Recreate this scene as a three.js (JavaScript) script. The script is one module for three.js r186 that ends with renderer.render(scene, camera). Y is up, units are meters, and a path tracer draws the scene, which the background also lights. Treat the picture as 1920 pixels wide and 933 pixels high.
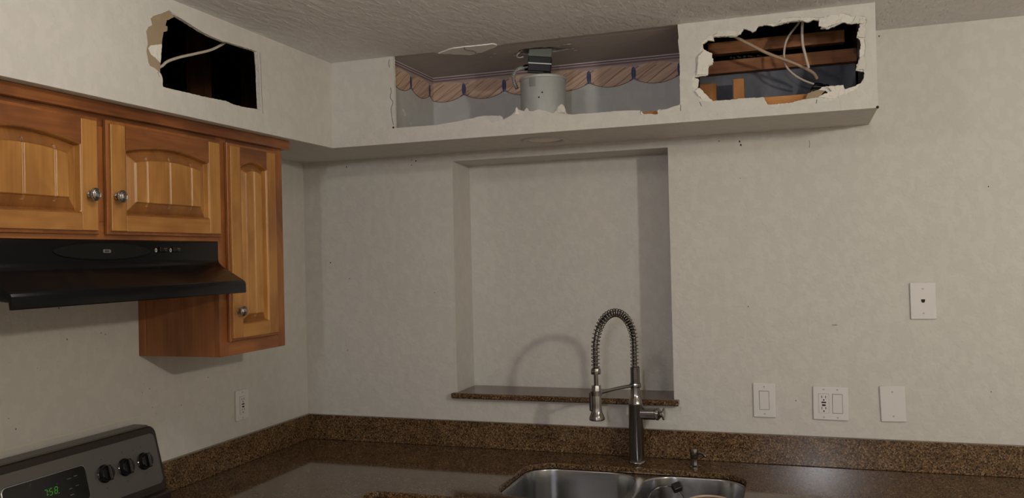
import * as THREE from 'three';
import { RoundedBoxGeometry } from 'three/addons/geometries/RoundedBoxGeometry.js';
import { mergeGeometries, toCreasedNormals } from 'three/addons/utils/BufferGeometryUtils.js';

// ---------------------------------------------------------------- camera, lights, exposure
const scene = new THREE.Scene();
scene.background = new THREE.Color(0x000000);
const camera = new THREE.PerspectiveCamera(33.17, 1920 / 933, 0.05, 40);
camera.position.set(2.0337, 1.674, 3.1369);
camera.rotation.order = 'YXZ';
camera.rotation.set(0.0095, 0.332, -0.0236);
const renderer = new THREE.WebGLRenderer({ antialias: true });
renderer.toneMapping = THREE.LinearToneMapping;
renderer.toneMappingExposure = 0.43;
renderer.shadowMap.enabled = true;
// the three lamps of the room: a pendant globe right of the sink, a flush ceiling lamp over the
// kitchen floor, and a ceiling lamp in the room behind the camera
const LAMPS = [
  { at: [3.6, 2.26, 2.5], r: 0.06, cd: 14.3, rgb: [1, 0.945, 0.77] },
  { at: [1.12, 2.37, 1.74], r: 0.06, cd: 1.8, rgb: [1, 0.95, 0.87] },
  { at: [2.15, 2.27, 5.6], r: 0.03, cd: 14.5, rgb: [0.94, 0.95, 1.0] },
];

// ---------------------------------------------------------------- helpers
let seed = 7;
const rnd = () => { seed = (seed * 1664525 + 1013904223) >>> 0; return seed / 4294967296; };
function hash(x, y, s) { let h = (x * 374761393 + y * 668265263 + s * 974711) | 0; h = Math.imul(h ^ (h >>> 13), 1274126177); h ^= h >>> 16; return (h >>> 0) / 4294967296; }
function vnoise(x, y, px, py, s) {            // value noise that repeats every px, py cells
  const xi = Math.floor(x), yi = Math.floor(y), fx = x - xi, fy = y - yi, u = fx * fx * (3 - 2 * fx), v = fy * fy * (3 - 2 * fy);
  const m = (a, p) => ((a % p) + p) % p, x0 = m(xi, px), x1 = m(xi + 1, px), y0 = m(yi, py), y1 = m(yi + 1, py);
  return (hash(x0, y0, s) * (1 - u) + hash(x1, y0, s) * u) * (1 - v) + (hash(x0, y1, s) * (1 - u) + hash(x1, y1, s) * u) * v;
}
function fbm(u, v, fx, fy, s, oct = 4) { let a = 0.5, t = 0, n = 0; for (let i = 0; i < oct; i++) { t += a * vnoise(u * fx, v * fy, fx, fy, s + i); n += a; a *= 0.5; fx *= 2; fy *= 2; } return t / n; }
const clamp = (x, a = 0, b = 1) => Math.min(b, Math.max(a, x));
const smooth = (a, b, x) => { const t = clamp((x - a) / (b - a)); return t * t * (3 - 2 * t); };
function tex(w, h, fn, srgb, metresU, metresV = metresU) {
  const d = new Uint8Array(w * h * 4);
  for (let j = 0; j < h; j++) for (let i = 0; i < w; i++) {
    const c = fn(i / w, j / h), k = (j * w + i) * 4;
    if (typeof c === 'number') d[k] = d[k + 1] = d[k + 2] = clamp(c) * 255; else { d[k] = clamp(c[0], 0, 255); d[k + 1] = clamp(c[1], 0, 255); d[k + 2] = clamp(c[2], 0, 255); }
    d[k + 3] = 255;
  }
  const t = new THREE.DataTexture(d, w, h, THREE.RGBAFormat);
  t.wrapS = t.wrapT = THREE.RepeatWrapping; t.magFilter = THREE.LinearFilter; t.minFilter = THREE.LinearMipmapLinearFilter; t.generateMipmaps = true;
  if (srgb) t.colorSpace = THREE.SRGBColorSpace;
  t.repeat.set(1 / metresU, 1 / metresV); t.needsUpdate = true;
  return t;
}
const std = (o) => new THREE.MeshStandardMaterial(o);
const phys = (o) => new THREE.MeshPhysicalMaterial(o);

// uv in metres from the face direction; for wood, v runs along the grain axis
function metric(g, grain = 'y') {
  g = g.index ? g.toNonIndexed() : g;
  const p = g.attributes.position, uv = new Float32Array(p.count * 2), G = { x: 0, y: 1, z: 2 }[grain], A = new THREE.Vector3(), B = new THREE.Vector3(), C = new THREE.Vector3();
  for (let i = 0; i < p.count; i += 3) {
    A.fromBufferAttribute(p, i); B.fromBufferAttribute(p, i + 1).sub(A); C.fromBufferAttribute(p, i + 2).sub(A); B.cross(C);
    const n = [Math.abs(B.x), Math.abs(B.y), Math.abs(B.z)], d = n.indexOf(Math.max(...n)), rest = [0, 1, 2].filter((k) => k !== d);
    const v = rest.includes(G) ? G : rest[1], u = rest.find((k) => k !== v);
    for (let k = 0; k < 3; k++) { uv[(i + k) * 2] = p.getComponent(i + k, u) + d * 0.37; uv[(i + k) * 2 + 1] = p.getComponent(i + k, v) + d * 0.11; }
  }
  g.setAttribute('uv', new THREE.BufferAttribute(uv, 2));
  return g;
}
const merge = (list) => mergeGeometries(list.map((g) => { g = g.index ? g.toNonIndexed() : g; for (const k of Object.keys(g.attributes)) if (!['position', 'normal', 'uv'].includes(k)) g.deleteAttribute(k); return g; }));
function box(x0, x1, y0, y1, z0, z1, r = 0) {
  const w = x1 - x0, h = y1 - y0, d = z1 - z0;
  const g = r > 0 ? new RoundedBoxGeometry(w, h, d, 2, Math.min(r, w / 2.01, h / 2.01, d / 2.01)) : new THREE.BoxGeometry(w, h, d);
  return g.translate((x0 + x1) / 2, (y0 + y1) / 2, (z0 + z1) / 2);
}
const V = (x, y, z) => new THREE.Vector3(x, y, z);
function lathe(profile, at, dir = V(0, 1, 0), seg = 40) {          // profile [[radius, height] ...]
  const g = new THREE.LatheGeometry(profile.map(([r, h]) => new THREE.Vector2(Math.max(r, 1e-5), h)), seg);
  g.applyQuaternion(new THREE.Quaternion().setFromUnitVectors(V(0, 1, 0), dir.clone().normalize()));
  return toCreasedNormals(g.translate(at[0], at[1], at[2]), 0.7);
}
class Poly extends THREE.Curve { constructor(f) { super(); this.f = f; } getPoint(t, o = new THREE.Vector3()) { return o.copy(this.f(t)); } }
function tube(pts, r, seg = 40, rad = 8) {
  const c = Array.isArray(pts) ? new THREE.CatmullRomCurve3(pts.map((p) => V(...p))) : new Poly(pts);
  return new THREE.TubeGeometry(c, seg, r, rad, false);
}
function shape(pts, holes = []) {
  const s = new THREE.Shape(pts.map(([a, b]) => new THREE.Vector2(a, b)));
  for (const h of holes) s.holes.push(new THREE.Path(h.map(([a, b]) => new THREE.Vector2(a, b))));
  return s;
}
const extr = (pts, depth, holes = [], o = {}) => new THREE.ExtrudeGeometry(shape(pts, holes), { depth, bevelEnabled: false, curveSegments: 8, ...o });
const mat4 = (ax, ay, az, o) => new THREE.Matrix4().makeBasis(V(...ax), V(...ay), V(...az)).setPosition(V(...o));
const onLeft = (g, x) => g.applyMatrix4(mat4([0, 0, -1], [0, 1, 0], [1, 0, 0], [x, 0, 0]));      // shape (-z, y) pushed along +x
const onTop = (g, y) => g.applyMatrix4(mat4([1, 0, 0], [0, 0, -1], [0, 1, 0], [0, y, 0]));       // shape (x, -z) pushed along +y
const zy = (pts) => pts.map(([z, y]) => [-z, y]);
function ragged(pts, amp, step, closed = true) {                   // breaks the edges of an outline into small uneven steps
  const out = [];
  for (let i = 0; i < pts.length - (closed ? 0 : 1); i++) {
    const a = pts[i], b = pts[(i + 1) % pts.length], L = Math.hypot(b[0] - a[0], b[1] - a[1]), n = Math.max(1, Math.round(L / step));
    for (let k = 0; k < n; k++) { const t = k / n, j = k ? amp : amp * 0.5; out.push([a[0] + (b[0] - a[0]) * t + (rnd() - 0.5) * 2 * j, a[1] + (b[1] - a[1]) * t + (rnd() - 0.5) * 2 * j]); }
  }
  if (!closed) out.push(pts[pts.length - 1]);
  return out;
}
function rrect(x0, x1, y0, y1, r, n = 8) {
  const o = []; for (const [cx, cy, a] of [[x1 - r, y0 + r, -Math.PI / 2], [x1 - r, y1 - r, 0], [x0 + r, y1 - r, Math.PI / 2], [x0 + r, y0 + r, Math.PI]])
    for (let k = 0; k <= n; k++) o.push([cx + r * Math.cos(a + k / n * Math.PI / 2), cy + r * Math.sin(a + k / n * Math.PI / 2)]);
  return o;
}
const bases = new Map(), used = {};
const numbered = (n) => { used[n] = (used[n] ?? -1) + 1; return used[n] ? `${n}_${String(used[n]).padStart(3, '0')}` : n; };
function thing(name, label, category, at, group) {
  const o = new THREE.Group(); o.name = numbered(name); o.position.set(...at); o.userData = { label, category };
  if (group) o.userData.group = group;
  bases.set(o, V(...at)); scene.add(o); return o;
}
function structure(name, at = [0, 0, 0], label) { const o = new THREE.Group(); o.name = name; o.position.set(...at); o.userData = { kind: 'structure' }; if (label) o.userData.label = label; bases.set(o, V(...at)); scene.add(o); return o; }
function part(name, g, m, parent, label) {                          // geometry comes in world metres
  const b = bases.get(parent), o = new THREE.Mesh(g.translate(-b.x, -b.y, -b.z), m);
  o.name = name; o.castShadow = o.receiveShadow = true; if (label) o.userData.label = label;
  bases.set(o, b); parent.add(o); return o;
}

// ---------------------------------------------------------------- materials
const peel = tex(1024, 1024, (u, v) => 0.55 * smooth(0.47, 0.6, fbm(u, v, 72, 60, 11, 3)) + 0.3 * fbm(u, v, 140, 140, 31, 3) + 0.15 * fbm(u, v, 6, 6, 5, 3), false, 1.15);
const mottle = tex(512, 512, (u, v) => { const n = fbm(u, v, 48, 40, 91, 4), m = fbm(u, v, 5, 4, 17, 3), k = 246 + 5 * smooth(0.44, 0.63, n) - 4 * m; return [k, k, k - 1]; }, true, 1.1);
const stipple = tex(1024, 1024, (u, v) => 0.6 * smooth(0.45, 0.62, fbm(u, v, 40, 90, 41, 4)) + 0.4 * fbm(u, v, 120, 200, 61, 3), false, 1.3);
const M = {};
M.paint = std({ color: new THREE.Color().setRGB(0.61, 0.585, 0.56), map: mottle, bumpMap: peel, bumpScale: 0.00055, roughness: 0.62 });
M.ceiling = std({ color: new THREE.Color().setRGB(0.78, 0.765, 0.795), map: mottle, bumpMap: stipple, bumpScale: 0.0022, roughness: 0.8 });
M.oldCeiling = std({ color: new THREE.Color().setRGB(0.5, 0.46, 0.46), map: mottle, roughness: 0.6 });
M.oldWall = std({ color: new THREE.Color().setRGB(0.55, 0.54, 0.54), map: mottle, roughness: 0.55 });
M.gypsum = std({ color: new THREE.Color().setRGB(0.68, 0.65, 0.6), bumpMap: peel, bumpScale: 0.002, roughness: 0.95 });
M.plaster = std({ color: new THREE.Color().setRGB(0.86, 0.84, 0.81), bumpMap: peel, bumpScale: 0.001, roughness: 0.95 });
M.paper = std({ color: new THREE.Color().setRGB(0.33, 0.25, 0.165), map: mottle, roughness: 0.95 });
function wood(seedN, light, dark, knots) {
  const K = knots.map(([a, b, r]) => ({ a, b, r }));
  return tex(512, 1024, (u, v) => {
    let w = 0, kn = 0;
    for (const k of K) { let dx = Math.abs(u - k.a); dx = Math.min(dx, 1 - dx) * 0.5; let dy = Math.abs(v - k.b); dy = Math.min(dy, 1 - dy) * 1.0; const q = Math.hypot(dx, dy * 0.45) / k.r; w += 0.9 * Math.exp(-q * q * 0.25); kn = Math.max(kn, 1 - smooth(0.5, 1.0, q)); }
    const bend = fbm(u, v, 4, 3, seedN, 3), ring = 0.5 + 0.5 * Math.sin((u * 10 + bend * 5 + w * 2) * Math.PI * 2);
    const fine = fbm(u, v, 110, 5, seedN + 9, 3), blotch = fbm(u, v, 5, 6, seedN + 20, 4);
    const t = clamp(0.2 * ring + 0.42 * fine + 0.62 * smooth(0.3, 0.72, blotch) - 0.12), f = 1 - 0.62 * kn;
    return [0, 1, 2].map((i) => (light[i] + (dark[i] - light[i]) * t) * f);
  }, true, 0.5, 1.0);
}
const woodOf = (m, rough = 0.36) => phys({ map: m, color: new THREE.Color().setRGB(0.97, 0.95, 0.82), roughness: rough, clearcoat: 0.25, clearcoatRoughness: 0.25 });
M.woodPanel = woodOf(wood(3, [190, 138, 76], [150, 100, 48], [[0.3, 0.42, 0.018], [0.72, 0.8, 0.014]]));
M.woodStile = woodOf(wood(13, [184, 132, 72], [146, 95, 46], []));
M.woodRail = woodOf(wood(23, [148, 90, 48], [98, 54, 26], [[0.55, 0.3, 0.02]]));
M.woodCase = woodOf(wood(33, [160, 100, 54], [116, 66, 32], []));
M.woodEnd = woodOf(wood(83, [156, 104, 55], [122, 76, 38], []));
M.woodSide = woodOf(wood(43, [158, 98, 56], [112, 64, 32], []), 0.45);
M.lumber = std({ map: wood(53, [164, 112, 76], [108, 68, 46], [[0.4, 0.5, 0.02]]), roughness: 0.85 });
M.lumberOrange = std({ map: wood(63, [184, 128, 76], [138, 90, 48], []), roughness: 0.85 });
M.backing = std({ map: tex(256, 256, (u, v) => { const n = fbm(u, v, 5, 9, 3, 5); return [96 + 60 * (n - 0.5), 98 + 58 * (n - 0.5), 108 + 56 * (n - 0.5)]; }, true, 0.5), roughness: 0.9 });
const stone = (() => {
  const N = 200, pal = [[122, 100, 74], [106, 84, 60], [92, 72, 51], [74, 56, 40], [48, 36, 27], [148, 126, 98], [100, 80, 60], [112, 87, 60]];
  return tex(1024, 1024, (u, v) => {
    const gx = u * N, gy = v * N, xi = Math.floor(gx), yi = Math.floor(gy); let best = 9, c = 0, hh = 0;
    for (let a = -1; a <= 1; a++) for (let b = -1; b <= 1; b++) {
      const cx = ((xi + a) % N + N) % N, cy = ((yi + b) % N + N) % N, dx = xi + a + hash(cx, cy, 1) - gx, dy = yi + b + hash(cx, cy, 2) - gy, d = dx * dx + dy * dy;
      if (d < best) { best = d; hh = hash(cx, cy, 3); c = Math.floor(hh * 8); }
    }
    const m = 0.86 + 0.28 * fbm(u, v, 24, 24, 8, 3), f = 0.92 + 0.16 * hash(Math.floor(u * 1024), Math.floor(v * 1024), 5);
    return pal[c].map((q) => q * m * f);
  }, true, 0.72);
})();
M.stone = std({ map: stone, color: 0xd8d0c8, roughness: 0.07 });
M.stoneSplash = std({ map: stone, color: 0xe4dcd2, roughness: 0.17 });
M.steel = std({ color: new THREE.Color().setRGB(0.5, 0.5, 0.51), metalness: 1, roughness: 0.23, bumpMap: tex(256, 256, (u, v) => fbm(u, v, 4, 128, 4, 2), false, 0.25), bumpScale: 0.00004 });
M.nickel = std({ color: new THREE.Color().setRGB(0.26, 0.24, 0.235), metalness: 1, roughness: 0.2 });
M.pewter = std({ color: new THREE.Color().setRGB(0.34, 0.315, 0.3), metalness: 1, roughness: 0.27 });
M.darkMetal = std({ color: new THREE.Color().setRGB(0.1, 0.092, 0.088), metalness: 1, roughness: 0.35 });
M.galv = std({ color: new THREE.Color().setRGB(0.5, 0.5, 0.5), map: mottle, metalness: 0.25, roughness: 0.5 });
M.galvDark = std({ color: new THREE.Color().setRGB(0.3, 0.32, 0.31), map: mottle, metalness: 0.4, roughness: 0.5 });
M.enamel = phys({ color: new THREE.Color().setRGB(0.004, 0.004, 0.0045), roughness: 0.22, specularIntensity: 0.4 });
M.enamelMatte = phys({ color: new THREE.Color().setRGB(0.005, 0.005, 0.005), roughness: 0.4, specularIntensity: 0.4 });
M.black = std({ color: new THREE.Color().setRGB(0.008, 0.008, 0.008), roughness: 0.4 });
M.blackGloss = std({ color: new THREE.Color().setRGB(0.006, 0.006, 0.006), roughness: 0.12 });
M.darkFrame = std({ color: new THREE.Color().setRGB(0.018, 0.011, 0.009), roughness: 0.3 });
M.rangeSteel = std({ color: new THREE.Color().setRGB(0.17, 0.16, 0.155), metalness: 0.75, roughness: 0.42 });
M.plate = std({ color: new THREE.Color().setRGB(0.66, 0.63, 0.63), roughness: 0.35 });
M.slot = std({ color: 0x0b0908, roughness: 0.7 });
M.redButton = std({ color: 0x3a1512, roughness: 0.5 });
M.mark = std({ color: 0xb8b4ac, roughness: 0.5 });
M.markDim = std({ color: 0x6c6a66, roughness: 0.5 });
M.cable = std({ color: 0xb7aca0, roughness: 0.6 });
M.cableTan = std({ color: 0xa08872, roughness: 0.6 });
M.floor = std({ map: tex(256, 256, (u, v) => { const n = fbm(u, v, 6, 6, 77, 4); return [186 + 30 * n, 174 + 28 * n, 156 + 26 * n]; }, true, 1.0), roughness: 0.4 });
M.grout = std({ color: 0x7d7060, roughness: 0.9 });
M.green = std({ color: 0x020502, emissive: 0x3fae1c, emissiveIntensity: 1.1, roughness: 0.5 });
M.glass = phys({ color: 0xffffff, transmission: 1, thickness: 0, roughness: 0.04, ior: 1.5 });

// ---------------------------------------------------------------- room shell
const Hc = 2.4271, sL = 0.3684, sB = 0.3628, SO = 2.1026, XE = 2.2691, RX = 5.2, RZ = 6.6;
const NI = { x0: 0.703, x1: 1.5763, y0: 1.109, y1: 2.069, d: -0.189 };
const OLD = { x0: 0.604, x1: 1.69, z: -0.05 };                      // the old light box found behind the soffit face
{
  const w = structure('wall_back');
  const outline = [[-0.15, 0], [RX + 0.15, 0], [RX + 0.15, Hc + 0.16], [2.24, Hc + 0.16], [2.24, SO + 0.012], [-0.15, SO + 0.012]];
  const niche = [[NI.x0, NI.y0], [NI.x1, NI.y0], [NI.x1, NI.y1], [NI.x0, NI.y1]].reverse();
  part('wall_face', metric(extr(outline, -NI.d, [niche]).translate(0, 0, NI.d)), M.paint, w);
  part('niche_back', metric(box(NI.x0 - 0.1, NI.x1 + 0.1, NI.y0 - 0.1, NI.y1 + 0.03, NI.d - 0.06, NI.d)), M.paint, w);
  // small dents and nail holes
  const spots = [[0.215, 2.074, 4], [0.522, 2.085, 3], [0.541, 2.08, 4.5], [0.521, 2.063, 3], [1.836, 2.073, 5], [1.84, 2.06, 5], [1.763, 2.08, 3], [1.851, 1.475, 3], [1.835, 1.94, 2.2], [0.127, 1.668, 4], [0.217, 1.598, 3], [0.612, 1.536, 3], [0.201, 1.294, 3], [2.31, 2.405, 3.5], [2.63, 1.87, 3], [2.006, 1.14, 3], [1.62, 1.98, 2], [2.62, 1.19, 2.5]];
  const pock = spots.map(([x, y, r]) => extr(ragged(Array.from({ length: 7 }, (_, i) => [x + r * 0.0006 * Math.cos(i * 0.9), y + r * 0.0008 * Math.sin(i * 0.9)]), r * 0.0002, 0.02), 0.0006));
  const h = part('nail_holes', merge(pock), std({ color: 0x2a221b, roughness: 1 }), w); h.userData.kind = 'stuff';
  const scuff = part('scuff', extr(ragged([[2.132, 1.41], [2.15, 1.411], [2.15, 1.408], [2.132, 1.407]], 0.0007, 0.004), 0.0005), std({ color: 0x8d7d68, roughness: 1 }), w); scuff.userData.label = 'small brown scuff';
  const crack = part('hairline_crack', tube([[2.073, 2.062, 0.0003], [2.075, 2.05, 0.0003], [2.0735, 2.035, 0.0003]], 0.0006, 8, 4), std({ color: 0x3a3028, roughness: 1 }), w);
}
{
  const w = structure('wall_left');
  part('wall_face', metric(box(-0.15, 0, 0, SO + 0.012, 0, 3.4)), M.paint, w); part('wall_face', metric(box(-0.15, 0, 0, Hc + 0.16, 3.4, RZ + 0.1)), M.paint, w);
  const pock = [];
  for (let i = 0; i < 34; i++) { const z = 0.45 + rnd() * 1.05, y = 1.16 + rnd() * 0.42, r = 0.6 + rnd() * 1.3; pock.push(onLeft(extr(ragged(Array.from({ length: 6 }, (_, k) => [-z + r * 0.001 * Math.cos(k), y + r * 0.0016 * Math.sin(k)]), 0.0004, 0.02), 0.0005), 0)); }
  const h = part('splatter_spots', merge(pock), std({ color: 0x4a4232, roughness: 1 }), w); h.userData.kind = 'stuff';
  part('caulk_line', metric(box(0, 0.0016, 1.186, 1.191, 0.98, 1.78, 0.0007), 'z'), std({ color: 0xcfc8b8, roughness: 0.6 }), w);
}
{
  let w = structure('wall_right'); part('wall_face', metric(box(RX, RX + 0.15, 0, Hc + 0.1, 0, RZ + 0.1)), M.paint, w);
  w = structure('wall_front'); part('wall_face', metric(box(-0.15, RX + 0.15, 0, Hc + 0.1, RZ + 0.1, RZ + 0.25)), M.paint, w);
  // added unseen wall; its full-height opening shapes the light from the next room
  w = structure('wall_added_divider'); part('wall_face', metric(box(0, 1.5, 0, Hc, 3.86, 3.96)), M.paint, w); part('wall_face', metric(box(2.75, RX, 0, Hc, 3.86, 3.96)), M.paint, w);
  w = structure('floor'); part('floor_bed', metric(box(-0.15, RX + 0.15, -0.1, -0.006, -0.25, RZ + 0.25)), M.grout, w);
  const tile = metric(box(-0.2225, 0.2225, -0.006, 0, -0.2225, 0.2225, 0.002));
  for (let i = 0; i < 11; i++) for (let j = 0; j < 12; j++) { const t = new THREE.Mesh(tile, M.floor); t.name = 'floor_tile'; t.position.set(0.92 + i * 0.45, 0, 0.92 + j * 0.45); if (t.position.x < RX - 0.2 && t.position.z < RZ - 0.15) { t.receiveShadow = true; w.add(t); } }
}
{
  const c = structure('ceiling');
  // textured coat of the room: stops at the soffit line
  const edge = ragged([[XE, sB - 0.013], [1.69, sB - 0.013], [1.672, sB - 0.002], [1.3, sB - 0.004], [1.06, sB - 0.004], [1.03, sB - 0.022], [0.95, sB - 0.02], [0.8, sB - 0.034], [0.79, sB - 0.006], [0.632, sB - 0.003], [0.62, sB - 0.013], [sL - 0.013, sB - 0.013]], 0.0014, 0.012, false);
  const pts = [[-0.15, RZ + 0.25], [RX + 0.15, RZ + 0.25], [RX + 0.15, -0.01], [XE, -0.01], ...edge, [sL - 0.013, 3.41], [-0.15, 3.41]].map(([x, z]) => [x, -z]);
  part('ceiling_slab', metric(onTop(extr(pts, 0.12), Hc + 0.033), 'x'), M.oldWall, c);
  part('ceiling_coat', metric(onTop(extr(pts, 0.034), Hc - 0.002), 'x'), M.ceiling, c);
  // older smooth ceiling inside the soffit, torn open round the junction box
  const hole = ragged([[1.06, 0.215], [1.085, 0.245], [1.12, 0.255], [1.17, 0.25], [1.205, 0.24], [1.235, 0.21], [1.275, 0.2], [1.24, 0.18], [1.2, 0.165], [1.15, 0.15], [1.09, 0.165], [1.065, 0.19]], 0.006, 0.014).map(([x, z]) => [x, -z]).reverse();
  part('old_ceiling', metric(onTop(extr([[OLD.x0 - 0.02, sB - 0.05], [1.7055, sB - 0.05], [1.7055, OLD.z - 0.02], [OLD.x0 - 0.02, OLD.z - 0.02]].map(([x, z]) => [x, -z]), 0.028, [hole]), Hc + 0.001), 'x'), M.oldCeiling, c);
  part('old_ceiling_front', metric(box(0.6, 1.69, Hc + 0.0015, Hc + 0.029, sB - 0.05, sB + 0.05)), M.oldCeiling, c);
  const patch = ragged([[0.803, 0.341], [0.85, 0.372], [0.883, 0.39], [0.964, 0.387], [1.034, 0.387], [1.04, 0.365], [1.032, 0.348], [0.959, 0.296], [0.901, 0.272], [0.85, 0.311]], 0.0025, 0.012).map(([x, z]) => [x, -z]).reverse();
  part('peeled_plaster', metric(onTop(extr(patch, 0.004), Hc - 0.0055)), M.plaster, c, 'bare white patch of torn plaster');
  part('crack', tube([[0.925, Hc - 0.0056, 0.388], [0.915, Hc - 0.0056, 0.355], [0.935, Hc - 0.0056, 0.32], [0.93, Hc - 0.0056, 0.288]], 0.0011, 12, 4), M.slot, c);
  for (let i = 0; i < 12; i++) { const a = rnd() * 6.28, r = 0.075 + rnd() * 0.09, x = 1.15 + r * Math.cos(a) * 1.3, z = 0.205 + r * Math.sin(a) * 0.4; const g = new THREE.IcosahedronGeometry(0.003 + rnd() * 0.004, 0); g.scale(1.6, 0.35, 1); part('plaster_crumb', g.translate(x, Hc - 0.0002, z), M.gypsum, c); }
}
// added roof space: the soffit bays open into it to keep the holes dark
{
  const a = structure('ceiling_added_attic', [0, 0, 0], 'added bare timber roof space that keeps the soffit holes dark');
  part('roof_deck', metric(box(-1.6, 2.6, 3.3, 3.34, -1.2, 3.7), 'x'), M.lumber, a);
  part('side_boards', metric(box(-1.64, -1.6, 2.1, 3.3, -1.2, 3.7), 'z'), M.lumber, a); part('side_boards', metric(box(2.6, 2.64, Hc + 0.16, 3.34, -1.2, 3.7), 'z'), M.lumber, a);
  part('side_boards', metric(box(2.24, 2.64, 2.1, Hc + 0.2, -1.2, -0.19), 'z'), M.lumber, a);
  part('side_boards', metric(box(-1.6, 2.6, 2.1, 3.3, -1.24, -1.2), 'x'), M.lumber, a);
  part('side_boards', metric(box(-1.6, -0.15, 2.1, 3.3, 3.7, 3.74), 'x'), M.lumber, a); part('side_boards', metric(box(-0.15, 2.6, Hc + 0.153, 3.3, 3.7, 3.74), 'x'), M.lumber, a);
  part('attic_floor', metric(box(-1.6, -0.15, SO - 0.03, SO + 0.012, -1.2, 3.7), 'z'), M.lumber, a); part('attic_floor', metric(box(-0.15, 2.3, SO - 0.03, SO + 0.012, -1.2, -0.189), 'x'), M.lumber, a);
  for (let i = 0; i < 6; i++) part('rafter', metric(box(-1.6, 2.6, 3.16, 3.3, -0.9 + i * 0.61, -0.862 + i * 0.61), 'x'), M.lumber, a);
}
// ---------------------------------------------------------------- soffit with its three openings
const Lo = [[1.2246, 2.392], [1.2128, 2.3883], [1.1887, 2.3834], [1.1442, 2.3759], [1.0929, 2.3659], [1.0503, 2.3619], [1.0229, 2.3601], [0.9949, 2.3594], [0.9604, 2.3623], [0.9011, 2.3636], [0.8327, 2.3664], [0.8213, 2.3658], [0.8153, 2.3142], [0.8139, 2.2434], [0.8098, 2.1737], [0.836, 2.1758], [0.8952, 2.1717], [0.9431, 2.1715], [0.9893, 2.1762], [1.0341, 2.1741], [1.0934, 2.1718], [1.1501, 2.1717], [1.2092, 2.1697], [1.2541, 2.1699], [1.2562, 2.1796], [1.2558, 2.193], [1.2624, 2.2051], [1.2737, 2.2112], [1.2872, 2.216], [1.3028, 2.2184], [1.3092, 2.2285], [1.3124, 2.2442], [1.3151, 2.2567], [1.3102, 2.2759], [1.312, 2.2935], [1.315, 2.3107], [1.3067, 2.3243], [1.2922, 2.3329], [1.2971, 2.3505], [1.2833, 2.3617], [1.2555, 2.3748], [1.2356, 2.3856]];
const LiTop = [[1.2185, 2.3868], [1.1887, 2.3834], [1.1442, 2.3759], [1.0929, 2.3659], [1.0503, 2.3619], [1.0229, 2.3601], [0.9949, 2.3594], [0.9604, 2.3623], [0.9011, 2.3636], [0.8327, 2.3664], [0.8213, 2.3658], [0.8153, 2.3142], [0.8139, 2.2434], [0.8098, 2.1737], [0.836, 2.1758], [0.8952, 2.1717], [0.9431, 2.1715], [0.9893, 2.1762], [1.0341, 2.1741], [1.0934, 2.1718], [1.1501, 2.1717], [1.2092, 2.1697]];
const LiLeft = [[1.2518, 2.1703], [1.2581, 2.1926], [1.2633, 2.2083], [1.2616, 2.2354], [1.2587, 2.2561], [1.2548, 2.2804], [1.2529, 2.301], [1.2466, 2.3254], [1.2319, 2.3314], [1.2306, 2.3452], [1.2386, 2.3449], [1.2334, 2.3614], [1.218, 2.3706], [1.2034, 2.3785]];
const Lw = [[1.306, 2.267], [1.2968, 2.2767], [1.2555, 2.2896], [1.2548, 2.2804], [1.2616, 2.2354], [1.2774, 2.2436], [1.2975, 2.2525]];
const Ro = [[1.7162, 2.2482], [1.7134, 2.226], [1.7192, 2.194], [1.7405, 2.1675], [1.7776, 2.1631], [1.8144, 2.1623], [1.8743, 2.1643], [1.9375, 2.1612], [1.9473, 2.1372], [2.0156, 2.1372], [2.0566, 2.1446], [2.0971, 2.1477], [2.1368, 2.1358], [2.1768, 2.1503], [2.2086, 2.1645], [2.2286, 2.1838], [2.235, 2.2085], [2.2296, 2.2259], [2.2344, 2.2592], [2.2391, 2.2924], [2.238, 2.3263], [2.2369, 2.356], [2.245, 2.3719], [2.2376, 2.3854], [2.2065, 2.3899], [2.1754, 2.4033], [2.1595, 2.4009], [2.1035, 2.3968], [2.0632, 2.4036], [2.006, 2.408], [1.9809, 2.3957], [1.9392, 2.3948], [1.9224, 2.3914], [1.9072, 2.3746], [1.88, 2.3896], [1.8627, 2.3769], [1.8329, 2.386], [1.8028, 2.3893], [1.7874, 2.3798], [1.7677, 2.3753], [1.752, 2.3613], [1.7403, 2.3312], [1.7264, 2.3056], [1.7278, 2.2741]];
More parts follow.
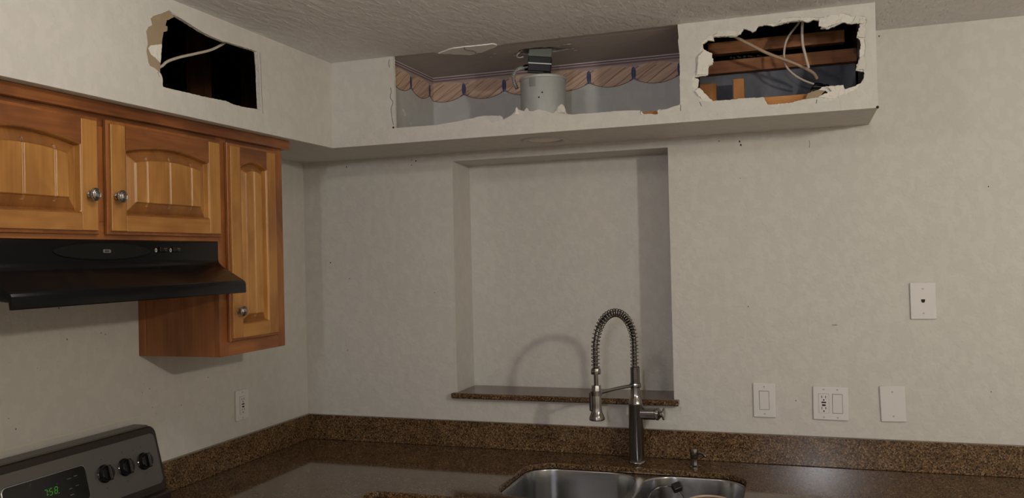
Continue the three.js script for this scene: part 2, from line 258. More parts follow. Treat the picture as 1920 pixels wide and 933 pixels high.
const Ri = [[1.7206, 2.2469], [1.7357, 2.2374], [1.7307, 2.211], [1.7585, 2.1862], [1.7776, 2.1645], [1.8144, 2.1637], [1.8743, 2.1657], [1.9375, 2.1626], [1.9473, 2.1386], [2.0156, 2.1386], [2.0566, 2.146], [2.0972, 2.1507], [2.1174, 2.1554], [2.1432, 2.1532], [2.1217, 2.1678], [2.0977, 2.1712], [2.11, 2.1796], [2.138, 2.1813], [2.1716, 2.1805], [2.1772, 2.1672], [2.2088, 2.175], [2.2247, 2.1842], [2.2329, 2.2003], [2.2333, 2.2171], [2.2101, 2.2235], [2.2125, 2.2402], [2.2227, 2.2604], [2.2213, 2.2816], [2.2255, 2.2939], [2.2241, 2.3151], [2.2146, 2.3246], [2.2208, 2.3366], [2.2232, 2.3533], [2.2255, 2.3678], [2.1942, 2.3684], [2.1786, 2.3753], [2.1587, 2.369], [2.1346, 2.3602], [2.1106, 2.3638], [2.1189, 2.3714], [2.1072, 2.3877], [2.0913, 2.3939], [2.075, 2.3871], [2.0589, 2.3933], [2.0303, 2.3944], [2.0015, 2.3912], [1.9724, 2.3858], [1.9476, 2.3929], [1.9266, 2.3909], [1.9178, 2.3787], [1.9072, 2.3733], [1.8968, 2.3833], [1.88, 2.3874], [1.8711, 2.3729], [1.8539, 2.3659], [1.8196, 2.3697], [1.785, 2.3712], [1.7868, 2.3576], [1.7674, 2.3633], [1.7496, 2.3526], [1.7527, 2.3353], [1.7686, 2.326], [1.7757, 2.3141], [1.7806, 2.2833], [1.7652, 2.2785], [1.7645, 2.2491]];
const Co = [[0.6312, Hc], [0.6323, 2.2963], [0.6316, 2.1595], [0.793, 2.158], [0.8783, 2.1655], [0.9685, 2.176], [0.9876, 2.1781], [1.0191, 2.1738], [1.0504, 2.1714], [1.0563, 2.1592], [1.0877, 2.1715], [1.1004, 2.1851], [1.107, 2.1992], [1.1129, 2.19], [1.1221, 2.1863], [1.1342, 2.1824], [1.1437, 2.1945], [1.1526, 2.181], [1.1647, 2.1788], [1.1861, 2.1841], [1.2042, 2.1798], [1.228, 2.1704], [1.2399, 2.1654], [1.2521, 2.176], [1.2584, 2.1898], [1.2705, 2.1946], [1.2792, 2.1853], [1.2818, 2.1736], [1.2921, 2.1584], [1.311, 2.157], [1.3985, 2.1558], [1.473, 2.1567], [1.5405, 2.153], [1.543, 2.1416], [1.5983, 2.1345], [1.6069, 2.1477], [1.6289, 2.1498], [1.6728, 2.1616], [1.6757, 2.3205], [1.6716, 2.3704], [1.674, 2.3811], [1.6713, Hc]];
const canAt = [1.152, 0.185], canR = 0.084;
{
  const s = structure('wall_soffit', [0, 0, 0], 'cream textured soffit box with three torn openings');
  const T = 0.0127, K = 0.0025;
  // back run
  const midCut = Co.slice(3, -3), open = [...Co.slice(0, 3), ...ragged(midCut, 0.0012, 0.006, false), ...Co.slice(-3)];
  const face = (cut) => [[sL, SO], [XE, SO], [XE, Hc], ...cut.slice().reverse(), [sL, Hc]];
  part('back_face_skin', metric(extr(face(open), K, [ragged(Ro, 0.0016, 0.006).reverse()]).translate(0, 0, sB - K)), M.paint, s);
  const core = Co.map(([x, y], i) => (i > 2 && i < Co.length - 4 ? [x, y - 0.002] : [x, y]));
  part('back_face_core', metric(extr(face(core), T - K, [ragged(Ri, 0.0013, 0.005).reverse()]).translate(0, 0, sB - T)), M.gypsum, s);
  const p2 = extr([[0, SO], [sB - T, SO], [sB - T, Hc], [0, Hc]], T); part('end_panel', metric(onLeft(p2.applyMatrix4(new THREE.Matrix4().makeTranslation(-sB + T, 0, 0)), XE - T)), M.paint, s);
  // left run
  const skinL = extr(zy([[sB - T, SO], [3.4, SO], [3.4, Hc], [sB - T, Hc]]).reverse(), K, [ragged(zy(Lo), 0.0008, 0.006)]);
  part('left_face_skin', metric(onLeft(skinL, sL - K)), M.paint, s);
  const hole = ragged(zy([...LiTop, ...LiLeft]), 0.0009, 0.005);
  part('left_face_core', metric(onLeft(extr(zy([[sB - T, SO], [3.4, SO], [3.4, Hc], [sB - T, Hc]]).reverse(), T - K, [hole]), sL - T)), M.gypsum, s);
  const brown = [...LiLeft.slice(1), [1.2246, 2.398], [1.26, 2.385], [1.3, 2.365], [1.325, 2.32], [1.325, 2.24], [1.31, 2.21], [1.275, 2.2]];
  part('torn_brown_paper', metric(onLeft(extr(zy(brown), 0.0007), sL - K)), M.paper, s, 'bare brown paper where the plaster skin is torn off');
  part('torn_white_patch', metric(onLeft(extr(ragged(zy(Lw), 0.0012, 0.006), 0.0011), sL - K)), M.gypsum, s, 'white scrap of paper left on the brown tear');
  // undersides, with the round hole of the recessed lamp
  const round = Array.from({ length: 40 }, (_, i) => [canAt[0] + 0.068 * Math.cos(i / 40 * 6.2832), -canAt[1] + 0.068 * Math.sin(i / 40 * 6.2832)]).reverse();
  const under = [[0.0002, -0.0002], [XE - T - 0.0002, -0.0002], [XE - T - 0.0002, -sB + T + 0.0002], [sL - T - 0.0002, -sB + T + 0.0002], [sL - T - 0.0002, -3.4], [0.0002, -3.4]].reverse();
  part('underside', metric(onTop(extr(under, T, [round]), SO + 0.0002)), M.paint, s);
  part('end_cap', metric(box(0, sL, SO, Hc, 3.4, 3.413)), M.paint, s);
  // the old light box behind the middle opening
  part('old_back_wall', metric(box(OLD.x0 - 0.015, 1.6915, SO + 0.013, Hc + 0.001, OLD.z - 0.02, OLD.z)), M.oldWall, s);
  part('old_side_wall', metric(box(OLD.x0 - 0.015, OLD.x0, SO + 0.013, Hc + 0.001, OLD.z, sB - T - 0.0002)), M.oldWall, s);
  for (const [z, y, r] of [[0.22, 2.235, 0.008], [0.235, 2.247, 0.006], [0.17, 2.205, 0.004]]) part('plaster_chip', onLeft(extr(ragged(Array.from({ length: 8 }, (_, k) => [-z + r * Math.cos(k * 0.785), y + r * Math.sin(k * 0.785)]), 0.0015, 0.004), 0.0012), OLD.x0), M.gypsum, s);
    part('partition', metric(box(1.692, 1.706, SO + 0.013, Hc + 0.03, OLD.z - 0.02, sB - T - 0.0002)), M.lumber, s);
  // torn flaps along the openings
  const flap = (pts, z, tx, ty) => { const g = extr(ragged(pts, 0.0016, 0.005), 0.0018), c = pts.reduce((a, q) => [a[0] + q[0] / pts.length, a[1] + q[1] / pts.length], [0, 0]); g.translate(-c[0], -c[1], 0); g.rotateX(tx); g.rotateY(ty); part('torn_flap', metric(g.translate(c[0], c[1], z)), M.gypsum, s); };
  flap([[2.105, 2.366], [2.125, 2.36], [2.165, 2.372], [2.175, 2.403], [2.14, 2.4], [2.11, 2.392]], sB + 0.004, -0.25, 0.1);
  flap([[1.73, 2.252], [1.765, 2.252], [1.768, 2.28], [1.784, 2.29], [1.778, 2.32], [1.755, 2.33], [1.735, 2.31]], sB + 0.002, 0.1, 0.22);
  flap([[1.785, 2.371], [1.855, 2.366], [1.862, 2.378], [1.83, 2.388], [1.8, 2.388]], sB + 0.001, -0.3, 0);
  flap([[2.2, 2.366], [2.235, 2.362], [2.245, 2.38], [2.215, 2.39]], sB + 0.003, -0.2, -0.2);
  flap([[2.212, 2.225], [2.235, 2.222], [2.236, 2.26], [2.224, 2.262]], sB + 0.002, 0, -0.3);
  flap([[2.215, 2.325], [2.238, 2.32], [2.239, 2.355], [2.222, 2.352]], sB + 0.002, 0, -0.25);
  flap([[2.095, 2.15], [2.145, 2.14], [2.175, 2.155], [2.172, 2.18], [2.125, 2.18], [2.14, 2.165]], sB + 0.002, 0.2, 0);
  flap([[1.98, 2.388], [2.03, 2.394], [2.06, 2.393], [2.06, 2.403], [2.0, 2.406]], sB + 0.001, -0.35, 0);
  flap([[1.72, 2.2], [1.745, 2.172], [1.76, 2.185], [1.735, 2.21]], sB + 0.001, 0.1, 0.3);
  const tan = (pts) => part('torn_brown_paper', metric(extr(ragged(pts, 0.0012, 0.005), 0.0007).translate(0, 0, sB - K + 0.0001)), M.paper, s);
  tan([[2.06, 2.146], [2.1, 2.149], [2.12, 2.168], [2.1, 2.172], [2.07, 2.165]]);
  flap([[1.1, 2.172], [1.115, 2.172], [1.112, 2.19], [1.106, 2.199]], sB + 0.002, 0, 0.3);
  flap([[1.255, 2.168], [1.29, 2.16], [1.282, 2.185], [1.27, 2.195], [1.258, 2.188]], sB + 0.002, -0.1, -0.2);
  flap([[1.545, 2.15], [1.552, 2.136], [1.542, 2.14]], sB + 0.002, 0, 0.3); flap([[1.6, 2.134], [1.612, 2.15], [1.6, 2.148]], sB + 0.002, 0, -0.3);
  part('torn_gray_patch', metric(extr(ragged([[0.99, 2.178], [1.048, 2.172], [1.04, 2.16], [1.02, 2.15], [1.0, 2.162]], 0.002, 0.006), 0.0008).translate(0, 0, sB - 0.0002)), M.oldWall, s);
  // hairline cracks beside the openings
  const crackM = M.slot, cr = (pts, r = 0.0009) => part('crack', tube(pts.map(([x, y]) => [x, y, sB]), r, 24, 4), crackM, s);
  cr([[0.617, 2.31], [0.62, 2.295], [0.614, 2.275], [0.626, 2.255], [0.618, 2.235], [0.62, 2.2], [0.626, 2.17]]);
  cr([[0.615, 2.415], [0.612, 2.4], [0.615, 2.385]]); cr([[1.736, 2.165], [1.742, 2.15]]); cr([[2.095, 2.142], [2.093, 2.13]]); cr([[1.675, 2.16], [1.674, 2.14]]);
  const cl = (pts) => part('crack', tube(pts.map(([z, y]) => [sL, y, z]), 0.0006, 20, 4), crackM, s);
  cl([[0.808, 2.366], [0.803, 2.31], [0.802, 2.24], [0.797, 2.165]]); cl([[1.275, 2.208], [1.268, 2.195]]);
  part('nail_dent', lathe([[0.0001, 0], [0.004, 0], [0.003, 0.0008], [0.0001, 0.001]], [0.625, 2.162, sB], V(0, 0, 1), 10), crackM, s);
  part('corner_chip', new THREE.IcosahedronGeometry(0.005, 0).translate(XE - 0.001, SO + 0.002, sB - 0.001), crackM, s);
}
// wallpaper border inside the old light box (a flat print with a scalloped lower edge)
{
  const S = 0.176, tie0 = 0.742, Lx = 1.75, h = 0.108;               // print starts at u = 0 -> x = -? measured along the wall from the far left end
  const c = document.createElement('canvas'); c.width = 2048; c.height = 160; const g = c.getContext('2d'), px = 2048 / Lx, py = 160 / h;
  g.fillStyle = '#a3928e'; g.fillRect(0, 0, 2048, 160);
  g.fillStyle = '#c9c0c0'; g.fillRect(0, 0, 2048, 4); g.fillStyle = '#6f5a60'; g.fillRect(0, 4, 2048, 9); g.fillStyle = '#a8989a'; g.fillRect(0, 13, 2048, 5); g.fillStyle = '#7a646a'; g.fillRect(0, 18, 2048, 11);
  g.fillStyle = '#d8cfcc'; for (let x = 0; x < 2048; x += 7) g.fillRect(x, 14, 3, 3);
  const start = 0.062;
  for (let k = -1; k < 11; k++) {
    const x0 = (start + k * S) * px, w = S * px, top = (u) => 50 - 16 * Math.sin(u * Math.PI), bot = (u) => 120 + 36 * Math.pow(Math.sin(u * Math.PI), 0.8);
    const fill = () => { g.beginPath(); for (let i = 0; i <= 30; i++) g.lineTo(x0 + w * i / 30, top(i / 30)); for (let i = 30; i >= 0; i--) g.lineTo(x0 + w * i / 30, bot(i / 30)); g.closePath(); };
    fill(); g.fillStyle = '#c2a490'; g.fill(); g.save(); g.clip();
    for (let j = 0; j < 60; j++) { const q = hash(j, k, 2) * 1.5 - 0.55; g.beginPath(); g.moveTo(x0 + w * (q - 0.25), 158); g.bezierCurveTo(x0 + w * (q + 0.1), 140, x0 + w * (q + 0.3), 90, x0 + w * (q + 0.75), 34); g.lineWidth = 4 + 10 * hash(j, k, 4); g.globalAlpha = 0.35; g.strokeStyle = ['#d0b2a2', '#b08e7c', '#d6b8a2', '#9e7c6a', '#c4a28e', '#caaa94'][Math.floor(hash(j, k + 20, 7) * 6)]; g.stroke(); }
    g.globalAlpha = 0.8; for (let j = 0; j < 3; j++) { const q = j / 3 - 0.1; g.beginPath(); g.moveTo(x0 + w * (q - 0.05), 156); g.bezierCurveTo(x0 + w * (q + 0.2), 135, x0 + w * (q + 0.3), 90, x0 + w * (q + 0.6), 50); g.lineWidth = 2 + 2 * hash(j, k, 9); g.strokeStyle = '#6f5346'; g.stroke(); }
    g.globalAlpha = 1; g.restore();
    g.beginPath(); for (let i = 0; i <= 30; i++) g.lineTo(x0 + w * i / 30, bot(i / 30)); g.lineWidth = 6; g.strokeStyle = '#5c4743'; g.stroke();
  }
  for (let k = -1; k < 11; k++) {
    const x0 = (start + k * S) * px; g.fillStyle = '#56557a'; g.beginPath(); g.ellipse(x0, 86, 11, 36, 0, 0, 7); g.fill();
    g.strokeStyle = '#6a6a92'; g.lineWidth = 5; g.beginPath(); g.moveTo(x0 - 8, 70); g.lineTo(x0 + 24, 50); g.moveTo(x0 - 9, 112); g.lineTo(x0 + 24, 126); g.moveTo(x0 - 20, 128); g.lineTo(x0 + 4, 112); g.stroke();
    g.strokeStyle = '#33324e'; g.lineWidth = 4; g.beginPath(); g.moveTo(x0 - 4, 56); g.lineTo(x0 - 4, 122); g.moveTo(x0 + 6, 60); g.lineTo(x0 + 6, 116); g.stroke();
  }
  const t = new THREE.CanvasTexture(c); t.colorSpace = THREE.SRGBColorSpace; t.magFilter = THREE.LinearFilter;
  const paper = std({ map: t, roughness: 0.7 });
  const b = thing('wallpaper_border', 'wallpaper border with twisted tan fabric and blue ties inside the soffit opening', 'wallpaper', [OLD.x0, 2.32, OLD.z]);
  const strip = (u0, u1) => {                                       // u is metres along the print
    const pts = [[u0, Hc], [u0, 0]], n = 120; pts.length = 1;
    for (let i = 0; i <= n; i++) { const u = u0 + (u1 - u0) * i / n, f = (((u - start) / S) % 1 + 1) % 1; pts.push([u, Hc - (120 + 36 * Math.pow(Math.sin(f * Math.PI), 0.8)) / py]); }
    pts.push([u1, Hc]);
    const e = extr(pts, 0.0008), P = e.attributes.position, uv = e.attributes.uv;
    for (let i = 0; i < P.count; i++) uv.setXY(i, P.getX(i) / Lx, 1 - (Hc - P.getY(i)) / h);
    return e;
  };
  const uc = start + 4 * S - (tie0 - OLD.x0);                                  // place of the room corner along the print
  part('back_strip', strip(uc, uc + 1.086).translate(OLD.x0 - uc, 0, OLD.z + 0.0004), paper, b);
  const side = strip(uc - 0.398, uc); side.applyMatrix4(mat4([0, 0, -1], [0, 1, 0], [1, 0, 0], [OLD.x0 + 0.0004, 0, OLD.z + uc])); part('side_strip', side, paper, b);
}
// recessed lamp housing, junction box and conduit above it
{
  const [cx, cz] = canAt, c = thing('recessed_light_can', 'round galvanized recessed light housing standing in the soffit opening', 'light fixture', [cx, SO, cz]);
  part('housing', lathe([[canR, SO + 0.014], [canR, 2.32], [canR - 0.004, 2.327], [canR - 0.012, 2.329], [canR - 0.02, 2.326], [0.001, 2.326]], [cx, 0, cz]), M.galv, c);
  part('rim', lathe([[canR, 2.318], [canR + 0.003, 2.32], [canR + 0.003, 2.327], [canR, 2.33]], [cx, 0, cz]), M.galv, c);
  const a0 = -2.25, plate = new THREE.CylinderGeometry(canR + 0.0012, canR + 0.0012, 0.03, 12, 1, true, a0 + 1.57 + 0.35, 0.3).translate(cx, 2.302, cz); part('vent_plate', plate, M.galvDark, c, 'dark rectangular patch near the rim');
  for (const [t, y] of [[-1.05, 2.27], [0.35, 2.262], [0.2, 2.245]]) { const d = V(Math.sin(t - 0.1), 0, Math.cos(t - 0.1)); part('screw_hole', lathe([[0.0001, 0], [0.003, 0], [0.003, 0.0006], [0.0001, 0.0006]], [cx + d.x * canR, y, cz + d.z * canR], d, 10), M.slot, c); }
  part('trim_ring', lathe([[0.066, SO + 0.004], [0.066, SO - 0.003], [0.072, SO - 0.006], [0.084, SO - 0.004], [0.088, SO]], [cx, 0, cz]), M.paint, c);
  part('lens', lathe([[0.0001, SO - 0.006], [0.03, SO - 0.005], [0.055, SO - 0.001], [0.067, SO + 0.002]], [cx, 0, cz]), std({ color: 0xd8d2c4, roughness: 0.5 }), c, 'unlit lens');
  const j = thing('junction_box', 'grey and black junction box hanging from the torn ceiling above the light housing', 'electrical box', [1.15, Hc, 0.2]);
  const tilt = (g) => g.translate(-1.148, -2.39, -0.2).rotateX(0.1).rotateZ(-0.1).rotateY(0.25).translate(1.148, 2.39, 0.2);
  part('box_body', tilt(box(1.106, 1.19, 2.35, 2.404, 0.165, 0.236, 0.003)), M.enamelMatte, j);
  part('cover', tilt(new THREE.BufferGeometry().copy(extr([[0.165, 2.403], [0.239, 2.403], [0.212, 2.445], [0.165, 2.445]].map(([z, y]) => [-z, y]).reverse(), 0.082).applyMatrix4(mat4([0, 0, -1], [0, 1, 0], [1, 0, 0], [1.107, 0, 0])))), M.galvDark, j);
  part('strap', tilt(box(1.107, 1.192, 2.376, 2.38, 0.235, 0.2385)), M.galv, j);
  part('bottom_lip', tilt(box(1.106, 1.165, 2.344, 2.35, 0.21, 0.237)), M.enamelMatte, j);
  part('connector', lathe([[0.0001, 0], [0.011, 0], [0.011, 0.016], [0.008, 0.016], [0.008, 0.022]], [1.108, 2.37, 0.21], V(-1, 0, 0.1), 16), M.darkMetal, j);
  const k = thing('flexible_conduit', 'ribbed metal conduit curving from the junction box to the light housing', 'conduit', [1.09, 2.33, 0.2]);
  const cur = new THREE.CatmullRomCurve3([V(1.092, 2.368, 0.213), V(1.07, 2.366, 0.217), V(1.05, 2.35, 0.214), V(1.046, 2.325, 0.206), V(1.056, 2.298, 0.2)]);
  part('core', new THREE.TubeGeometry(cur, 40, 0.006, 10), M.darkMetal, k);
  part('ribs', tube((t) => { const q = cur.getPoint(t), tan = cur.getTangent(t), n = V(0, 0, 1), b2 = tan.clone().cross(n).normalize(), a = t * 24 * 6.2832; return q.add(b2.multiplyScalar(0.0062 * Math.cos(a))).add(n.multiplyScalar(0.0062 * Math.sin(a))); }, 0.0016, 420, 5), M.galv, k);
  const w = thing('ceiling_wire', 'short white wire looping out of the torn ceiling beside the junction box', 'wire', [1.08, Hc, 0.22]);
  part('wire', tube([[1.075, Hc + 0.012, 0.2], [1.063, Hc - 0.012, 0.215], [1.075, Hc - 0.022, 0.225], [1.092, Hc - 0.02, 0.225]], 0.0028, 24, 6), M.cable, w);
}
// timber, backing board and cables inside the right opening
{
  const board = (name, label, cat, x0, x1, y0, y1, z0, z1, m, grain = 'x', group) => { const t = thing(name, label, cat, [x0, y0, z0], group); part('timber', metric(box(x0, x1, y0, y1, z0, z1, 0.002), grain), m, t); return t; };
  board('backing_board', 'blue-grey board at the back of the ragged right soffit hole', 'board', 1.71, 2.226, 2.118, 2.31, 0.092, 0.1, M.backing);
  { const t = thing('debris_clump', 'dark crumbs of dirt lying on the lower framing board in the right soffit hole', 'debris', [1.86, 2.342, 0.12]); const gs = []; for (let i = 0; i < 60; i++) { const r = 0.002 + rnd() * 0.005, g = new THREE.IcosahedronGeometry(r, 0); g.scale(1, 0.7, 1); gs.push(g.translate(1.82 + rnd() * 0.11, 2.3415 + r * 0.6 + rnd() * 0.006, 0.105 + rnd() * 0.03)); } part('crumbs', merge(gs), M.slot, t).userData.kind = 'stuff'; }
  board('framing_board', 'upper reddish framing board seen through the right soffit hole', 'board', 1.745, 2.192, 2.366, 2.408, 0.1, 0.138, M.lumber);
  board('framing_board', 'lower brown framing board crossing the right soffit hole', 'board', 1.735, 2.228, 2.298, 2.342, 0.1, 0.138, M.lumber);
  board('wood_block', 'orange wood block in the lower left corner of the right soffit hole', 'wood block', 1.72, 1.774, 2.12, 2.254, 0.16, 0.2, M.lumberOrange, 'y');
  board('wood_block', 'narrow yellow wood block standing beside the orange block in the right hole', 'wood block', 1.832, 1.868, 2.12, 2.262, 0.16, 0.2, M.lumberOrange, 'y');
  board('bottom_plate', 'orange wood plate along the lower edge of the right soffit hole', 'board', 1.9, 2.11, 2.1165, 2.166, 0.29, 0.345, M.lumberOrange);
  board('bottom_plate', 'short orange wood piece in the notch of the middle opening', 'board', 1.53, 1.62, 2.1165, 2.15, 0.3, 0.345, M.lumberOrange);
  const cb = (label, pts, r, m) => { const t = thing('electrical_cable', label, 'cable', pts[0]); part('sheath', tube(pts, r, 48, 8), m, t); };
  cb('thick tan cable slanting down across the right soffit hole', [[1.82, 2.412, 0.29], [1.843, 2.388, 0.29], [1.902, 2.35, 0.28], [1.95, 2.322, 0.27], [2.016, 2.291, 0.26], [2.058, 2.27, 0.25], [2.09, 2.25, 0.235], [2.1, 2.235, 0.22]], 0.0055, M.cableTan);
  cb('thin white cable bowing left in the right soffit hole', [[2.05, 2.422, 0.24], [2.045, 2.415, 0.24], [2.009, 2.366, 0.24], [2.0, 2.314, 0.24], [2.007, 2.28, 0.235], [2.031, 2.252, 0.225], [2.064, 2.232, 0.21], [2.09, 2.222, 0.2]], 0.0036, M.cable);
  cb('white flat cable hanging straight down in the right soffit hole', [[2.062, 2.424, 0.29], [2.059, 2.4, 0.29], [2.058, 2.342, 0.285], [2.066, 2.3, 0.28], [2.075, 2.262, 0.27]], 0.0045, M.cable);
  const t = thing('cable_clump', 'dark tangle where the cables meet in the right soffit hole', 'cable', [2.1, 2.2, 0.17]); const gs = [];
  for (let i = 0; i < 9; i++) { const a = rnd() * 6.28; gs.push(tube([[2.1, 2.21, 0.165], [2.11 + 0.03 * Math.cos(a), 2.205 + 0.02 * Math.sin(a), 0.175], [2.12 + 0.03 * rnd(), 2.19 + 0.03 * rnd(), 0.16], [2.1 + 0.05 * rnd(), 2.18 + 0.04 * rnd(), 0.15]], 0.007, 16, 6)); }
  part('tape_wrap', merge(gs), M.black, t);
  // left opening
  board('stud', 'upright stud standing deep inside the left soffit hole', 'stud', -0.24, -0.15, 2.1165, 3.15, 0.4, 0.438, M.lumber, 'y');
  board('stud', 'second upright stud deep inside the left soffit hole, nearer the room corner', 'stud', -0.24, -0.15, 2.1165, 3.15, 0.06, 0.098, M.lumber, 'y');
  board('joist', 'joist lying low across the back of the left soffit hole', 'joist', -0.5, -0.46, 2.1165, 2.3, -0.4, 1.6, M.lumber, 'z');
  cb('grey cable running across the dark left soffit hole', [[0.33, 2.225, 1.25], [0.335, 2.238, 1.221], [0.335, 2.254, 1.202], [0.335, 2.278, 1.151], [0.335, 2.304, 1.082], [0.335, 2.332, 1.01], [0.335, 2.355, 0.967], [0.335, 2.376, 0.935], [0.32, 2.415, 0.89]], 0.0042, M.cable);
}
// ---------------------------------------------------------------- countertop, splash, ledge
const CT = 0.914, CE = 0.68;
const SK = { x0: 1.074, x1: 1.846, z0: 0.184, z1: 0.622 };
{
  const t = thing('countertop', 'polished brown speckled stone countertop wrapping the corner', 'countertop', [0, CT - 0.03, 0]);
  const r = 0.03, sh = [[0.001, -0.001], [3.25, -0.001], [3.25, -CE]];
  for (let k = 0; k <= 8; k++) { const a = k / 8 * Math.PI / 2; sh.push([CE + r - r * Math.sin(a), -(CE + r - r * Math.cos(a))]); }
  sh.push([CE, -0.982], [0.001, -0.982]);
  const hole = rrect(SK.x0, SK.x1, -SK.z1, -SK.z0, 0.1, 12);
  const g = extr(sh.reverse(), 0.012, [hole.reverse()], { bevelEnabled: true, bevelSize: 0.004, bevelOffset: -0.004, bevelThickness: 0.004, bevelSegments: 3 });
  part('slab', metric(onTop(g, CT - 0.016)), M.stone, t);
  part('front_edge', metric(box(CE + 0.03, 3.25, CT - 0.04, CT - 0.0204, CE - 0.03, CE - 0.001, 0.003), 'x'), M.stone, t); part('front_edge', metric(box(CE - 0.03, CE - 0.001, CT - 0.04, CT - 0.0204, CE + 0.02, 0.981, 0.003), 'z'), M.stone, t);
  let b = thing('backsplash', 'long brown stone backsplash strip behind the sink', 'backsplash', [0.02, CT, 0]); part('strip', metric(box(0.0205, 3.25, CT + 0.0005, 1.018, 0.0005, 0.0205, 0.002), 'x'), M.stoneSplash, b);
  b = thing('backsplash', 'short brown stone backsplash strip on the left wall beside the range', 'backsplash', [0, CT, 0]); part('strip', metric(box(0.0005, 0.0205, CT + 0.0005, 1.018, 0.0005, 0.982, 0.002), 'z'), M.stoneSplash, b);
  const l = thing('stone_ledge', 'brown stone ledge lining the bottom of the wall niche', 'ledge', [NI.x0, NI.y0, 0]);
  const pl = [[NI.x0 + 0.0005, -NI.d - 0.0005], [NI.x0 + 0.0005, -0.0005], [NI.x0 - 0.014, -0.0005], [NI.x0 - 0.014, -0.032], [NI.x1 + 0.02, -0.032], [NI.x1 + 0.02, -0.0005], [NI.x1 - 0.0005, -0.0005], [NI.x1 - 0.0005, -NI.d - 0.0005]];
  part('slab', metric(onTop(extr(pl, 0.012, [], { bevelEnabled: true, bevelSize: 0.005, bevelOffset: -0.005, bevelThickness: 0.005, bevelSegments: 4 }), NI.y0 + 0.0055), 'x'), M.stone, l);
}
// ---------------------------------------------------------------- sink
{
  const s = thing('double_sink', 'stainless steel double bowl sink set under the stone counter', 'sink', [1.46, 0.7, 0.44]);
  const Y = CT - 0.0204;
  const bowls = [[1.08, 1.474, 0.19, 0.616, 0.1], [1.51, 1.84, 0.192, 0.616, 0.1]];
  const deck = rrect(SK.x0 - 0.02, SK.x1 + 0.02, -SK.z1 - 0.02, -SK.z0 + 0.02, 0.06);
  part('rim', onTop(extr(deck, 0.0015, bowls.map(([x0, x1, z0, z1, r]) => rrect(x0 - 0.004, x1 + 0.004, -z1 - 0.004, -z0 + 0.004, r + 0.004, 12).reverse())), Y - 0.0018), M.steel, s);
  bowls.forEach(([x0, x1, z0, z1, r], bi) => {
    const rings = [], D = bi ? 0.16 : 0.2, prof = [[0.006, 0], [0.003, -0.0006], [0, -0.004], [-0.004, -0.05], [-0.012, -D + 0.04], [-0.018, -D + 0.02], [-0.032, -D + 0.006], [-0.052, -D], [-0.1, -D - 0.003]];
    for (const [o, y] of prof) rings.push(rrect(x0 - o, x1 + o, z0 - o, z1 + o, Math.max(0.012, r + o * 0.8), 12).map(([x, z]) => [x, Y + y, z]));
    const n = rings[0].length, pos = [], idx = [];
    for (const R of rings) for (const q of R) pos.push(...q);
    for (let k = 0; k < rings.length - 1; k++) for (let i = 0; i < n; i++) { const a = k * n + i, b = k * n + (i + 1) % n, c = a + n, d = b + n; idx.push(a, b, c, b, d, c); }
    const ci = pos.length / 3; pos.push((x0 + x1) / 2, Y - D - 0.004, (z0 + z1) / 2); const L = (rings.length - 1) * n; for (let i = 0; i < n; i++) idx.push(L + i, L + (i + 1) % n, ci);
    const g = new THREE.BufferGeometry(); g.setAttribute('position', new THREE.Float32BufferAttribute(pos, 3)); g.setIndex(idx); g.computeVertexNormals();
    const uv = []; for (let i = 0; i < pos.length; i += 3) uv.push(pos[i] + pos[i + 2], pos[i + 1]); g.setAttribute('uv', new THREE.Float32BufferAttribute(uv, 2));
    const bowl = part('bowl', g, M.steel, s);
    part('drain', lathe([[0.045, 0], [0.043, 0.002], [0.036, 0.0015], [0.032, -0.006], [0.001, -0.006]], [(x0 + x1) / 2, Y - D - 0.0025, (z0 + z1) / 2]), M.nickel, bowl);
  });
}
// dishes in the right bowl
{
  const lid = thing('glass_lid', 'glass pan lid with steel rim and black knob leaning in the right sink bowl', 'lid', [1.6, 0.75, 0.5]);
  const n = V(0.1, 0.72, 0.6).normalize(), at = [1.588, 0.842, 0.315];
  part('glass', lathe([[0.001, 0.02], [0.026, 0.017], [0.046, 0.01], [0.06, 0]], at, n), M.glass, lid);
  part('rim', lathe([[0.059, -0.003], [0.063, -0.002], [0.064, 0.002], [0.06, 0.003], [0.058, 0.0]], at, n), M.nickel, lid);
  const side = V(0.62, 0.5, -0.6).normalize(), e = V(...at).addScaledVector(side, 0.05).addScaledVector(n, 0.01);
  const kb = new RoundedBoxGeometry(0.03, 0.024, 0.028, 2, 0.004); kb.rotateY(0.6); kb.applyQuaternion(new THREE.Quaternion().setFromUnitVectors(V(0, 1, 0), n)); part('knob', kb.translate(e.x, e.y + 0.01, e.z), M.black, lid, 'black handle block');
  const b = thing('clay_bowl', 'reddish brown bowl lying beside the glass lid in the right sink bowl', 'bowl', [1.72, 0.72, 0.4]);
  const d = V(0, 1, 0.06), o = [1.738, 0.7345, 0.385];
  part('shell', lathe([[0.001, 0], [0.03, 0.004], [0.055, 0.045], [0.068, 0.105], [0.072, 0.132], [0.069, 0.132], [0.064, 0.105], [0.05, 0.05], [0.028, 0.012], [0.001, 0.009]], o, d), std({ color: 0x74503f, roughness: 0.35 }), b);
  part('rim', lathe([[0.0685, 0.13], [0.0735, 0.131], [0.0735, 0.137], [0.0685, 0.137], [0.067, 0.133]], o, d), std({ color: 0xb9a48c, roughness: 0.35 }), b, 'pale rim');
}
